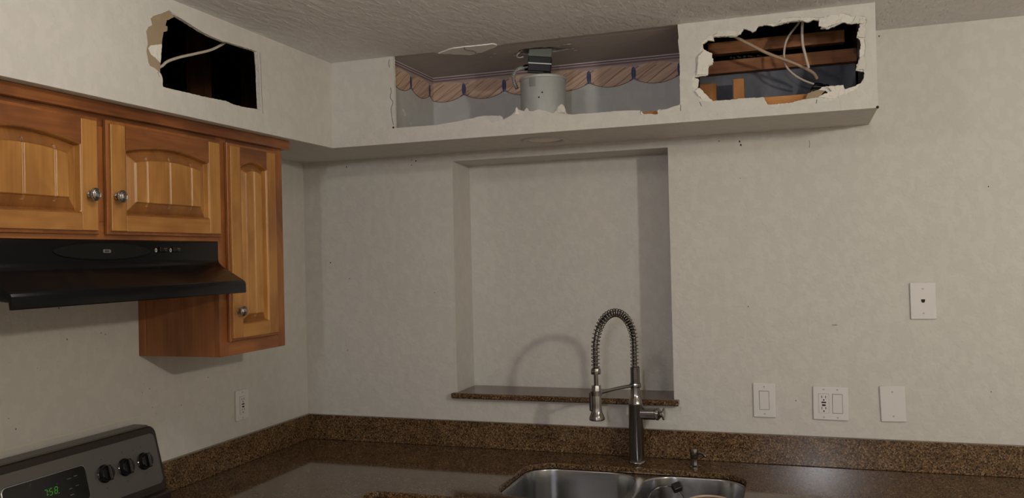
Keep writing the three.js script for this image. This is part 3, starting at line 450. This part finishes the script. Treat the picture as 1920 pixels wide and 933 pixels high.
// ---------------------------------------------------------------- faucet and soap dispenser
{
  const P = [1.452, 0.105], Q = [1.348, 0.28], f = thing('spring_faucet', 'dark nickel pull-down faucet with a tall coiled spring arch', 'faucet', [P[0], CT, P[1]]);
  const up = (prof) => lathe(prof, [P[0], 0, P[1]]);
  part('base_ring', up([[0.0001, CT + 0.0002], [0.031, CT + 0.0002], [0.032, CT + 0.003], [0.03, CT + 0.008], [0.027, CT + 0.01]]), M.nickel, f);
  part('body', up([[0.0275, CT + 0.009], [0.0272, 1.125], [0.0278, 1.127], [0.0278, 1.133], [0.0262, 1.136], [0.024, 1.144], [0.0195, 1.154], [0.0172, 1.165], [0.0168, 1.188]]), M.nickel, f);
  part('collar', up([[0.0168, 1.187], [0.0205, 1.188], [0.0212, 1.191], [0.0212, 1.2], [0.0205, 1.203], [0.0165, 1.204]]), M.nickel, f);
  const ribs = []; for (let i = 0; i < 22; i++) { const y = 1.204 + i * 0.0026; ribs.push([0.0168, y], [0.0176, y + 0.0009], [0.0168, y + 0.0018]); } ribs.push([0.0168, 1.262], [0.01, 1.263]);
  part('ribbed_sleeve', up(ribs), M.nickel, f);
  const hv = part('valve', lathe([[0.021, 0], [0.0212, 0.07], [0.0195, 0.0715], [0.0195, 0.074], [0.0225, 0.0745], [0.0225, 0.0825], [0.019, 0.085], [0.012, 0.092], [0.0115, 0.096]], [P[0], 1.093, P[1]], V(1, 0.01, 0.02)), M.nickel, f);
  part('handle', lathe([[0.0115, 0], [0.015, 0.001], [0.0205, 0.003], [0.0215, 0.006], [0.0205, 0.009], [0.012, 0.011], [0.0001, 0.0112]], [P[0] + 0.095, 1.094, P[1] + 0.002], V(1, 0.01, 0.02)), M.pewter, hv);
  // hose path: up, over, down
  const y0 = 1.262, ym = 1.345, y1 = 1.275, rx = (Q[0] - P[0]) / 2, rz = (Q[1] - P[1]) / 2, R = 0.121, L1 = ym - y0, L2 = 0.35, L3 = ym - y1, LT = L1 + L2 + L3;
  const path = (t) => { const d = t * LT; if (d < L1) return V(P[0], y0 + d, P[1]); if (d > L1 + L2) return V(Q[0], ym - (d - L1 - L2), Q[1]); const a = (d - L1) / L2 * Math.PI, k = 1 - Math.cos(a); return V(P[0] + rx * k, ym + R * Math.sin(a), P[1] + rz * k); };
  part('hose', tube(path, 0.0085, 120, 10), M.darkMetal, f);
  const nrm = V(rz, 0, -rx).normalize(), turns = 39;
  part('spring', tube((t) => { const q = path(t), e = 1e-3, a = path(Math.max(0, t - e)), b = path(Math.min(1, t + e)), tan = b.sub(a).normalize(), bi = tan.cross(nrm).normalize(), w = t * turns * 6.28319; return q.addScaledVector(bi, 0.0142 * Math.cos(w)).addScaledVector(nrm, 0.0142 * Math.sin(w)); }, 0.0018, turns * 18, 6), M.nickel, f);
  const head = (prof) => lathe(prof, [Q[0], 0, Q[1]]);
  part('spring_cap', head([[0.009, 1.257], [0.0165, 1.258], [0.0172, 1.26], [0.0172, 1.274], [0.0155, 1.278], [0.012, 1.279]]), M.nickel, f);
  part('neck_tube', head([[0.0078, 1.216], [0.0078, 1.258]]), M.nickel, f);
  const hd = part('spray_head', head([[0.0001, 1.097], [0.022, 1.097], [0.0265, 1.0985], [0.0275, 1.103], [0.0265, 1.108], [0.0225, 1.117], [0.0185, 1.13], [0.0168, 1.145], [0.0166, 1.214], [0.0152, 1.219], [0.0078, 1.219]]), M.nickel, f);
  const pd = new RoundedBoxGeometry(0.012, 0.066, 0.02, 3, 0.0055); pd.rotateY(0.2); part('paddle', pd.translate(Q[0] - 0.0185, 1.162, Q[1] + 0.004), M.darkMetal, hd);
  part('dock_arm', tube([[P[0] - 0.018 * 0.51, 1.196, P[1] + 0.018 * 0.86], [(P[0] + Q[0]) / 2, 1.195, (P[1] + Q[1]) / 2], [Q[0] + 0.016 * 0.51, 1.191, Q[1] - 0.016 * 0.86]], 0.0062, 12, 10), M.nickel, f);
  part('dock_ring', head([[0.0168, 1.183], [0.0205, 1.184], [0.0205, 1.199], [0.0168, 1.2]]), M.nickel, f);
  const d = thing('soap_dispenser', 'small nickel soap dispenser pump standing right of the faucet', 'soap dispenser', [1.659, CT, 0.114]);
  part('base', lathe([[0.0001, CT + 0.0002], [0.022, CT + 0.0002], [0.022, CT + 0.003], [0.013, CT + 0.006], [0.0115, CT + 0.012], [0.0115, CT + 0.028]], [1.659, 0, 0.114]), M.nickel, d);
  part('pump_head', lathe([[0.0105, CT + 0.026], [0.0135, CT + 0.03], [0.0138, CT + 0.058], [0.0125, CT + 0.063], [0.0001, CT + 0.064]], [1.659, 0, 0.114]), M.nickel, d);
  part('spout', tube([[1.665, CT + 0.05, 0.118], [1.682, CT + 0.051, 0.128], [1.697, CT + 0.048, 0.138], [1.703, CT + 0.042, 0.142]], 0.0048, 16, 10), M.nickel, d);
}
// ---------------------------------------------------------------- wall cabinets
const FX = 0.315, DX = 0.335;
function knob(y, z, parent) {
  part('knob', lathe([[0.0001, 0], [0.0095, 0], [0.0095, 0.003], [0.0068, 0.005], [0.0062, 0.013], [0.0085, 0.016], [0.0152, 0.0175], [0.0165, 0.0195], [0.0165, 0.0215], [0.0152, 0.0228], [0.0138, 0.0222], [0.013, 0.0242], [0.0112, 0.025], [0.0102, 0.0243], [0.0092, 0.0262], [0.0062, 0.0283], [0.0001, 0.029]], [DX, y, z], V(1, 0, 0), 36), M.pewter, parent, 'dark pewter ringed knob');
}
function door(parent, z0, z1, y0, y1, grooves, knobAt, opt = {}) {      // z0 < z1; arched raised panel door lying in the plane x = DX
  const st = opt.st ?? 0.06, rb = 0.052, rt = opt.rt ?? 0.052, rise = 0.021, b0 = z0 + st, b1 = z1 - st, arch = (z) => { const q = (z - (b0 + b1) / 2) / ((b1 - b0) / 2); return y1 - rt - rise * q * q; };
  const d = new THREE.Group(); d.name = 'door'; bases.set(d, bases.get(parent)); parent.add(d);
  part('edge_moulding', metric(onLeft(extr(zy([[z0, y0], [z0, y1], [z1, y1], [z1, y0]]), 0.006, [zy([[z0 + 0.03, y0 + 0.03], [z1 - 0.03, y0 + 0.03], [z1 - 0.03, y1 - 0.03], [z0 + 0.03, y1 - 0.03]])], { bevelEnabled: true, bevelSize: 0.003, bevelOffset: -0.003, bevelThickness: 0.003, bevelSegments: 3 }), FX + 0.0038)), M.woodCase, d);
  const e = 0.009, fr = 0.0028, X0 = DX - 0.012;
  part('stile', metric(box(X0, DX, y0 + e, y1 - e, z0 + e, b0, fr)), M.woodStile, d); part('stile', metric(box(X0, DX, y0 + e, y1 - e, b1, z1 - e, fr)), M.woodStile, d);
  part('bottom_rail', metric(box(X0, DX - 0.0002, y0 + e, y0 + rb, b0, b1, 0.0015), 'z'), M.woodStile, d);
  const top = [[b0, y1 - e], [b1, y1 - e]]; for (let i = 0; i <= 24; i++) { const z = b1 + (b0 - b1) * i / 24; top.push([z, arch(z)]); }
  part('top_rail', metric(onLeft(extr(zy(top), 0.0118), X0), 'z'), M.woodRail, d);
  // raised panel as a relief: bead, cove, bevel, field with v grooves
  const nx = 150, ny = opt.tall ? 200 : 130, pos = [], uv = [], idx = [], bw = opt.bw ?? 0.037;
  const relief = (dist, z) => {
    let h; if (dist < 0.006) h = -0.001 - 0.005 * Math.pow(dist / 0.006, 2); else if (dist < 0.0085) h = -0.0165; else if (dist < bw) { const q = (dist - 0.0085) / (bw - 0.0085); h = -0.0165 + 0.0125 * Math.pow(q, 0.8); } else h = dist < bw + 0.0012 ? -0.004 + 0.003 * (dist - bw) / 0.0012 : -0.001;
    if (dist > bw * 0.72) for (const g of grooves) { const w = Math.abs(z - g); if (w < 0.004) h -= (1 - w / 0.004) * 0.0048; }
    return h;
  };
  const us = []; for (let i = 0; i <= nx; i++) us.push(i / nx);
  for (let j = 0; j <= ny; j++) for (const u of us) {
    const z = b0 + (b1 - b0) * u, ya = y0 + rb, yt = arch(z), y = ya + (yt - ya) * j / ny, slope = Math.atan(2 * rise * Math.abs(2 * u - 1) / ((b1 - b0) / 2));
    const dist = Math.min(z - b0, b1 - z, y - ya, (yt - y) * Math.cos(slope));
    pos.push(DX + relief(dist, z), y, z); uv.push(z + y0, y);
  }
  for (let j = 0; j < ny; j++) for (let i = 0; i < nx; i++) { const a = j * (nx + 1) + i, b = a + 1, c = a + nx + 1, q = c + 1; idx.push(a, c, b, b, c, q); }
  const g = new THREE.BufferGeometry(); g.setAttribute('position', new THREE.Float32BufferAttribute(pos, 3)); g.setAttribute('uv', new THREE.Float32BufferAttribute(uv, 2)); g.setIndex(idx); g.computeVertexNormals();
  // the bevels cut across the grain at top and bottom took more stain: a part of their own
  const main = [], ends = [];
  for (let i = 0; i < idx.length; i += 3) {
    let y = 0, z = 0; for (let k = 0; k < 3; k++) { y += pos[idx[i + k] * 3 + 1] / 3; z += pos[idx[i + k] * 3 + 2] / 3; }
    const v = Math.min(y - y0 - rb, arch(z) - y), hz = Math.min(z - b0, b1 - z); (v < bw + 0.0006 && v < hz ? ends : main).push(idx[i], idx[i + 1], idx[i + 2]);
  }
  const g2 = g.clone(); g.setIndex(main); g2.setIndex(ends);
  const pan = part('raised_panel', g.toNonIndexed(), M.woodPanel, d); part('panel_bevel', g2.toNonIndexed(), M.woodEnd, d);
  knob(knobAt[0], knobAt[1], d);
  return d;
}
{
  // tall narrow cabinet at the corner
  let c = thing('wall_cabinet', 'tall narrow honey wood wall cabinet right of the range hood', 'cabinet', [0, 1.382, 0.62]);
  part('side_panel', metric(box(0.0155, FX - 0.019, 1.382, 2.1, 0.962, 0.968)), M.woodSide, c, 'darker veneer side panel');
  part('scribe_strip', metric(box(0.0005, 0.0275, 1.382, 2.1, 0.9665, 0.9712, 0.001)), M.woodSide, c);
  part('carcass', metric(box(0.0005, FX - 0.019, 1.3825, 2.1, 0.622, 0.962)), M.woodSide, c);
  part('frame_stile', metric(box(FX - 0.019, FX, 1.382, 2.1, 0.926, 0.968, 0.0012)), M.woodCase, c); part('frame_stile', metric(box(FX - 0.019, FX, 1.382, 2.1, 0.62, 0.664, 0.0012)), M.woodCase, c);
  part('frame_rail', metric(box(FX - 0.019, FX, 1.382, 1.43, 0.664, 0.926, 0.0012), 'z'), M.woodCase, c); part('frame_rail', metric(box(FX - 0.019, FX, 2.05, 2.1, 0.664, 0.926, 0.0012), 'z'), M.woodRail, c);
  part('frame_back', metric(box(FX - 0.018, FX - 0.004, 1.43, 2.05, 0.664, 0.926)), M.woodCase, c);
  door(c, 0.676, 0.934, 1.426, 2.058, [0.805], [1.522, 0.9], { tall: true, st: 0.058, rt: 0.05, bw: 0.03 });
  // wide cabinet over the hood
  c = thing('wall_cabinet', 'wide two-door honey wood wall cabinet above the range hood', 'cabinet', [0, 1.745, 0.97]);
  part('carcass', metric(box(0.0005, FX - 0.019, 1.745, 2.1, 0.9685, 1.905)), M.woodSide, c);
  part('frame_rail', metric(box(FX - 0.019, FX, 1.744, 1.79, 0.9685, 1.905, 0.0012), 'z'), M.woodCase, c); part('frame_rail', metric(box(FX - 0.019, FX, 2.04, 2.1, 0.9685, 1.905, 0.0012), 'z'), M.woodRail, c);
  for (const [a, b] of [[0.9685, 1.0], [1.405, 1.462], [1.87, 1.905]]) part('frame_stile', metric(box(FX - 0.019, FX, 1.79, 2.04, a, b, 0.0012)), M.woodCase, c);
  door(c, 0.967, 1.421, 1.757, 2.058, [1.105, 1.194, 1.283], [1.857, 1.396]);
  door(c, 1.447, 1.901, 1.757, 2.058, [1.585, 1.674, 1.763], [1.857, 1.484]);
  const m = thing('cabinet_moulding', 'dark wood moulding strip along the top of the wall cabinets', 'moulding', [FX, 2.066, 0.6]);
  part('front_strip', metric(box(FX + 0.0005, FX + 0.02, 2.07, 2.1022, 0.598, 1.92, 0.003), 'z'), M.woodRail, m); part('side_strip', metric(box(0.0005, FX + 0.0003, 2.07, 2.1022, 0.598, 0.6195, 0.003), 'x'), M.woodRail, m);
}
// ---------------------------------------------------------------- range hood
{
  const z0 = 0.979, z1 = 1.786, h = thing('range_hood', 'black enamel range hood under the two-door cabinet', 'range hood', [0, 1.58, z0]);
  const prof = [[0.002, 1.743], [0.3185, 1.743], [0.322, 1.741], [0.323, 1.738], [0.323, 1.69], [0.327, 1.678], [0.338, 1.667], [0.415, 1.6235], [0.421, 1.619], [0.424, 1.613], [0.4245, 1.586], [0.422, 1.584], [0.416, 1.584], [0.414, 1.6], [0.03, 1.64], [0.002, 1.64]];
  const g = new THREE.ExtrudeGeometry(shape(prof.map(([x, y]) => [x, y]).reverse()), { depth: z1 - z0 - 0.004, bevelEnabled: true, bevelSize: 0.002, bevelThickness: 0.002, bevelOffset: -0.002, bevelSegments: 2 }).translate(0, 0, z0 + 0.002);
  part('shell', toCreasedNormals(g, 0.6), M.enamel, h);
  part('end_plate', metric(onLeft(extr(zy([[z0 + 0.001, 1.6], [z0 + 0.02, 1.6], [z0 + 0.02, 1.64], [z0 + 0.001, 1.64]]), 0.3), 0.05)), M.enamel, h);
  const el = Array.from({ length: 48 }, (_, i) => [-1.427 + 0.16 * Math.cos(i / 48 * 6.2832), 1.7135 + 0.0225 * Math.sin(i / 48 * 6.2832)]);
  const em = part('oval_panel', onLeft(extr(el, 0.0015, [], { bevelEnabled: true, bevelSize: 0.003, bevelThickness: 0.0015, bevelSegments: 2, bevelOffset: -0.003 }), 0.3228), M.enamelMatte, h);
  part('badge', onLeft(extr(rrect(-1.436, -1.41, 1.7095, 1.7185, 0.004), 0.0012), 0.3258), M.markDim, em, 'small silver oval badge');
  for (const z of [1.4295, 1.4255, 1.4215, 1.4175]) part('badge_letter', onLeft(extr([[-z - 0.0013, 1.7115], [-z + 0.0013, 1.7115], [-z + 0.0009, 1.7165], [-z - 0.0009, 1.7165]], 0.0004), 0.327), M.enamelMatte, em);
  for (const z of [1.219, 1.166]) { const sw = part('switch', box(0.3226, 0.327, 1.712, 1.7265, z - 0.017, z + 0.013, 0.002), M.blackGloss, h); part('switch_mark', box(0.327, 0.3273, 1.72, 1.7215, z - 0.014, z - 0.003), M.markDim, sw); part('switch_mark', box(0.327, 0.3273, 1.7145, 1.7155, z - 0.012, z - 0.007), M.markDim, sw); }
  for (const z of [1.244, 1.186]) part('lamp_symbol', onLeft(extr(Array.from({ length: 12 }, (_, i) => [-z + 0.0042 * Math.cos(i / 12 * 6.283), 1.7165 + 0.0055 * Math.sin(i / 12 * 6.283)]), 0.0004, [Array.from({ length: 12 }, (_, i) => [-z + 0.0022 * Math.cos(i / 12 * 6.283), 1.7165 + 0.003 * Math.sin(i / 12 * 6.283)]).reverse()]), 0.3231), M.mark, h);
}
// ---------------------------------------------------------------- range
{
  const z0 = 0.99, z1 = 1.755, r = thing('electric_range', 'black and steel electric range with knobs and green clock', 'range', [0.02, 0, z0]);
  const W = z1 - z0, th = 0.25, s = Math.sin(th), c = Math.cos(th), B = mat4([0, 0, -1], [-s, c, 0], [c, s, 0], [0.124, 0.965, z1]);   // local: a to the right, b up the slope, c out
  const loc = (g) => g.applyMatrix4(B);
  part('guard_back', metric(onLeft(extr(zy([[z0 + 0.012, 0.93], [z1 - 0.012, 0.93], [z1 - 0.012, 1.172], [z0 + 0.03, 1.172], [z0 + 0.012, 1.155]]).reverse(), 0.05), 0.022)), M.rangeSteel, r);
  part('guard_frame', loc(extr(rrect(0, W, 0.0, 0.21, 0.028), 0.026, [], { bevelEnabled: true, bevelSize: 0.006, bevelOffset: -0.006, bevelThickness: 0.006, bevelSegments: 3 }).translate(0, 0, -0.03)), M.darkFrame, r);
  const fp = part('control_panel', loc(extr(rrect(0.014, W - 0.014, 0.026, 0.186, 0.02), 0.001, [], { bevelEnabled: true, bevelSize: 0.001, bevelOffset: -0.001, bevelThickness: 0.001, bevelSegments: 1 }).translate(0, 0, 0.0022)), M.rangeSteel, r);
  const A = (z) => z1 - z;                                           // along the panel
  const d0 = A(1.548), d1 = A(1.288), b0 = 0.055, b1 = 0.15;
  part('display_bezel', loc(extr(rrect(d0 - 0.003, d1 + 0.003, b0 - 0.003, b1 + 0.003, 0.016), 0.003, [], { bevelEnabled: true, bevelSize: 0.0015, bevelOffset: -0.0015, bevelThickness: 0.0015, bevelSegments: 2 }).translate(0, 0, 0.003)), M.steel, r);
  const ds = part('display_glass', loc(extr(rrect(d0, d1, b0, b1, 0.014), 0.003).translate(0, 0, 0.005)), M.blackGloss, r);
  const SEG = { a: [0, 2, 1, 2], b: [1, 2, 1, 1], c: [1, 1, 1, 0], d: [0, 0, 1, 0], e: [0, 1, 0, 0], f: [0, 2, 0, 1], g: [0, 1, 1, 1] };
  const dg = (ch, a, b) => { const hW = 0.009, hH = 0.0085, out = []; for (const k of ch) { const [x0, y0, x1, y1] = SEG[k], sk = 0.0016, X0 = a + x0 * hW + y0 * sk, X1 = a + x1 * hW + y1 * sk, Y0 = b + y0 * hH, Y1 = b + y1 * hH, t = 0.00085, hz = y0 === y1; out.push(extr(hz ? [[X0 + 0.0012, Y0 - t], [X1 - 0.0012, Y0 - t], [X1 - 0.0012, Y0 + t], [X0 + 0.0012, Y0 + t]] : [[X1 - t, Y1 + 0.001], [X1 + t, Y1 + 0.001], [X0 + t, Y0 - 0.001], [X0 - t, Y0 - 0.001]], 0.0003)); } part('display_digit', loc(merge(out).translate(0, 0, 0.0081)), M.green, ds, 'green clock digit'); };
  const da = A(1.432); dg('abc', da, 0.098); dg('acdfg', da + 0.0165, 0.098); dg('abcdefg', da + 0.033, 0.098);
  part('display_digit', loc(merge([extr(rrect(da + 0.0125, da + 0.0142, 0.1, 0.1017, 0.0006, 2), 0.0003), extr(rrect(da + 0.0135, da + 0.0152, 0.109, 0.1107, 0.0006, 2), 0.0003)]).translate(0, 0, 0.0081)), M.green, ds, 'green colon dots');
  for (const [z, b, w] of [[1.525, 0.094, 0.012], [1.503, 0.096, 0.014], [1.352, 0.125, 0.013], [1.33, 0.127, 0.012], [1.352, 0.097, 0.01], [1.33, 0.1, 0.011], [1.352, 0.08, 0.012], [1.434, 0.085, 0.008], [1.434, 0.076, 0.011], [1.434, 0.067, 0.014], [1.388, 0.096, 0.004], [1.388, 0.121, 0.003]]) part('button_print', loc(box(A(z), A(z) + w, b, b + 0.0016, 0.008, 0.0082)), M.markDim, ds);
  const kn = (z, b) => { const a = A(z); const m4 = B; const g = lathe([[0.0001, 0], [0.0265, 0], [0.0265, 0.003], [0.0235, 0.005], [0.0225, 0.018], [0.02, 0.0205], [0.0001, 0.021]], [a, b, 0.003], V(0, 0, 1), 36); const k = part('knob', loc(g), M.blackGloss, r); part('grip', loc(box(a - 0.0055, a + 0.0055, b - 0.022, b + 0.022, 0.022, 0.031, 0.003)), M.blackGloss, k); part('pointer_line', loc(box(a - 0.0006, a + 0.0006, b - 0.017, b + 0.017, 0.031, 0.0312)), M.markDim, k); };
  for (const z of [1.068, 1.144, 1.222, 1.612, 1.69]) kn(z, 0.108);
  for (const [z, b] of [[1.068, 0.153], [1.068, 0.07], [1.144, 0.153], [1.144, 0.067], [1.222, 0.15], [1.222, 0.066], [1.1, 0.15]]) part('print_dot', loc(lathe([[0.0001, 0], [0.0016, 0], [0.0001, 0.0003]], [a0(z), b, 0.0042], V(0, 0, 1), 8)), M.slot, r);
  function a0(z) { return z1 - z; }
  part('guard_foot', box(0.03, 0.15, 0.9, 0.97, z0 + 0.012, z1 - 0.012, 0.008), M.darkFrame, r);
  part('cooktop', box(0.022, 0.69, 0.895, 0.922, z0, z1, 0.008), M.blackGloss, r);
  for (const [x, z, q] of [[0.28, 1.18, 0.08], [0.28, 1.56, 0.1], [0.53, 1.18, 0.1], [0.53, 1.56, 0.08]]) part('burner_ring', lathe([[q - 0.003, 0], [q, 0.0005], [q + 0.003, 0]], [x, 0.9222, z]), M.markDim, r);
  part('body', box(0.022, 0.66, 0.02, 0.895, z0 + 0.003, z1 - 0.003, 0.003), M.enamelMatte, r);
  const dr = part('oven_door', box(0.66, 0.695, 0.2, 0.84, z0 + 0.005, z1 - 0.005, 0.006), M.rangeSteel, r); part('door_handle', tube([[0.7, 0.79, z0 + 0.06], [0.735, 0.79, z0 + 0.09], [0.735, 0.79, z1 - 0.09], [0.7, 0.79, z1 - 0.06]], 0.009, 30, 8), M.steel, dr);
  part('foot', box(0.06, 0.62, 0, 0.02, z0 + 0.04, z1 - 0.04), M.black, r);
}
// ---------------------------------------------------------------- outlets and switch plates
{
  const bev = { bevelEnabled: true, bevelSize: 0.0025, bevelOffset: -0.0025, bevelThickness: 0.0022, bevelSegments: 2 };
  const plate = (name, label, cat, w, h, items, place) => {
    const t = new THREE.Group(); t.name = numbered(name); t.userData = { label, category: cat }; bases.set(t, V(0, 0, 0)); scene.add(t); t.position.set(...place.at); t.rotation.set(0, place.ry ?? 0, place.rz ?? 0);
    part('cover_plate', extr(rrect(-w / 2, w / 2, -h / 2, h / 2, 0.003, 3), 0.003, [], bev).translate(0, 0, 0.0026), M.plate, t);
    const F = 0.0078;
    for (const [k, x] of items) {
      if (k === 'rocker') { part('switch_surround', extr(rrect(x - 0.0172, x + 0.0172, -0.0342, 0.0342, 0.0015, 2), 0.0004).translate(0, 0, F), M.markDim, t); const g = new THREE.CylinderGeometry(0.11, 0.11, 0.0315, 20, 1, false, -0.3, 0.6); const sh = [[-0.0325, 0.0004], [0.0325, 0.0004], [0.0325, 0.0038], [0.012, 0.0032], [0, 0.0026], [-0.012, 0.0018], [-0.0325, 0.001]]; part('rocker', extr(sh, 0.0315).applyMatrix4(mat4([0, 1, 0], [0, 0, 1], [1, 0, 0], [x - 0.01575, 0, F])), M.plate, t); }
      if (k === 'gfci') {
        part('socket_outline', extr(rrect(x - 0.0172, x + 0.0172, -0.0342, 0.0342, 0.0015, 2), 0.0004).translate(0, 0, F), M.markDim, t);
        const f = part('socket_face', extr(rrect(x - 0.0165, x + 0.0165, -0.0335, 0.0335, 0.0015, 2), 0.0018).translate(0, 0, F), M.plate, t), z = F + 0.0018;
        for (const sy of [0.0225, -0.0165]) { for (const sx of [-0.0065, 0.0065]) part('slot', box(x + sx - 0.0011, x + sx + 0.0011, sy - 0.0042, sy + 0.0042, z, z + 0.0003), M.slot, f); part('ground_hole', lathe([[0.0001, 0], [0.0027, 0], [0.0027, 0.0003], [0.0001, 0.0003]], [x, sy - 0.0105, z], V(0, 0, 1), 12), M.slot, f); }
        part('reset_button', box(x - 0.0078, x + 0.0078, 0.0012, 0.0062, z, z + 0.0012, 0.0005), M.redButton, f); part('test_button', box(x - 0.006, x + 0.006, -0.009, -0.0032, z, z + 0.0012, 0.0005), M.slot, f);
      }
      if (k === 'jack') part('phone_socket', extr([[x - 0.0062, 0.006], [x + 0.0062, 0.006], [x + 0.0062, -0.001], [x + 0.003, -0.0055], [x - 0.003, -0.0055], [x - 0.0062, -0.001]], 0.0003).translate(0, 0, F), M.slot, t);
      for (const sy of k === 'jack' || k === 'blank' ? [-0.0415, 0.0415] : [-0.0485, 0.0485]) { const sc = part('screw', lathe([[0.0034, 0], [0.0034, 0.0004], [0.002, 0.0009], [0.0001, 0.001]], [x, sy, F], V(0, 0, 1), 14), M.mark, t); part('screw_slot', box(x - 0.0026, x + 0.0026, sy - 0.0004, sy + 0.0004, F + 0.0009, F + 0.0012), M.markDim, sc); }
    }
    return t;
  };
  plate('light_switch', 'single white rocker switch plate, leftmost of the wall plates beside the sink', 'light switch', 0.076, 0.122, [['rocker', 0]], { at: [1.8985, 1.139, 0.0002], rz: 0.0 });
  plate('outlet_switch_plate', 'double white plate with a socket and a rocker switch', 'wall plate', 0.116, 0.116, [['gfci', -0.0225], ['rocker', 0.0225]], { at: [2.121, 1.135, 0.0002], rz: -0.008 });
  plate('blank_plate', 'tilted blank white wall plate right of the double plate', 'wall plate', 0.079, 0.122, [['blank', 0]], { at: [2.3205, 1.14, 0.0002], rz: 0.03 });
  plate('phone_jack_plate', 'white wall plate with one dark phone jack, high on the wall', 'wall plate', 0.079, 0.124, [['jack', 0]], { at: [2.423, 1.492, 0.0002], rz: 0.008 });
  plate('wall_outlet', 'white outlet on the left wall below the tall cabinet', 'outlet', 0.075, 0.114, [['gfci', 0]], { at: [0.0002, 1.134, 0.457], ry: Math.PI / 2 });
}
// ---------------------------------------------------------------- base cabinets under the counter
{
  const unit = (label, x0, x1, z0, z1, face, doors) => {              // face 'z' looks into the room along +z, 'x' along +x
    const c = thing('base_cabinet', label, 'cabinet', [x0, 0, z0], 'base cabinets under the counter'); const top = CT - 0.0405, low = label.includes('sink') ? 0.62 : top;
    part('toe_kick', metric(box(x0 + 0.004, x1 - (face === 'x' ? 0.06 : 0.004), 0, 0.1, z0 + 0.004, z1 - (face === 'z' ? 0.06 : 0.004))), M.woodSide, c);
    part('carcass', metric(box(x0 + 0.001, x1 - 0.001, 0.1, low, z0 + 0.001, z1 - 0.001)), M.woodCase, c);
    if (low < top) part('frame_rail', metric(box(x0 + 0.001, x1 - 0.001, low, top, z1 - 0.006, z1 - 0.001), 'x'), M.woodCase, c);
    const n = doors, a0 = face === 'z' ? x0 : z0, a1 = face === 'z' ? x1 : z1, w = (a1 - a0) / n;
    for (let i = 0; i < n; i++) {
      const p = a0 + i * w + 0.012, q = a0 + (i + 1) * w - 0.012, fz = face === 'z' ? z1 : x1, mk = (u0, u1, y0, y1, d0, d1) => face === 'z' ? box(u0, u1, y0, y1, fz + d0, fz + d1, 0.002) : box(fz + d0, fz + d1, y0, y1, u0, u1, 0.002);
      const d = part('door', metric(mk(p, q, 0.13, 0.84, 0.0, 0.012)), M.woodStile, c);
      for (const [u0, u1, y0, y1] of [[p, p + 0.055, 0.13, 0.84], [q - 0.055, q, 0.13, 0.84], [p + 0.055, q - 0.055, 0.13, 0.185], [p + 0.055, q - 0.055, 0.785, 0.84]]) part('door_frame', metric(mk(u0, u1, y0, y1, 0.012, 0.02)), M.woodStile, d);
      const at = face === 'z' ? [q - 0.028, 0.78, fz + 0.02] : [fz + 0.02, 0.78, q - 0.028];
      part('knob', lathe([[0.006, 0], [0.006, 0.012], [0.016, 0.017], [0.016, 0.021], [0.0001, 0.028]], at, face === 'z' ? V(0, 0, 1) : V(1, 0, 0), 20), M.pewter, d);
    }
  };
  unit('wood base cabinet under the counter left of the range corner', 0.002, 0.625, 0.66, 0.978, 'x', 1);
  unit('wood sink base cabinet under the double sink', 1.04, 1.9, 0.002, 0.635, 'z', 2);
  unit('wood base cabinet filling the counter corner', 0.66, 1.038, 0.002, 0.635, 'z', 1);
  unit('wood base cabinet under the wall switches', 1.902, 3.24, 0.002, 0.635, 'z', 3);
}
// ---------------------------------------------------------------- lamps
LAMPS.forEach((L, i) => {
  const col = new THREE.Color().setRGB(...L.rgb), [x, y, z] = L.at;
  const t = thing(['pendant_lamp', 'ceiling_lamp', 'ceiling_lamp'][i], ['white globe pendant lamp over the room right of the sink', 'flush white ceiling lamp above the kitchen floor', 'white globe ceiling lamp in the room behind'][i], 'lamp', [x, Hc, z]);
  const bulb = part('lamp_globe', lathe(Array.from({ length: 19 }, (_, k) => [L.r * Math.sin(k / 18 * Math.PI), y - (i === 1 ? 0.5 : 1) * L.r * Math.cos(k / 18 * Math.PI)]), [x, 0, z]), std({ color: 0x222222, emissive: col, emissiveIntensity: 2.5, roughness: 0.4 }), t);
  const top = y + (i === 1 ? 0.5 : 1) * L.r;
  part('canopy', lathe([[0.0001, top - 0.006], [0.012, top - 0.006], [0.012, Hc - 0.03], [0.055, Hc - 0.02], [0.06, Hc - 0.0022]].map(([r2, h]) => [r2, Math.min(h, Hc - 0.0022)]), [x, 0, z]), M.nickel, t);
  const p = new THREE.PointLight(col, L.cd, 0, 2); p.position.set(0, y - Hc, 0); p.castShadow = true; p.shadow.radius = L.r / 0.02; p.shadow.mapSize.set(1024, 1024); t.add(p);
});
scene.traverse((o) => { if (o.isMesh) o.castShadow = o.receiveShadow = true; });
renderer.render(scene, camera);
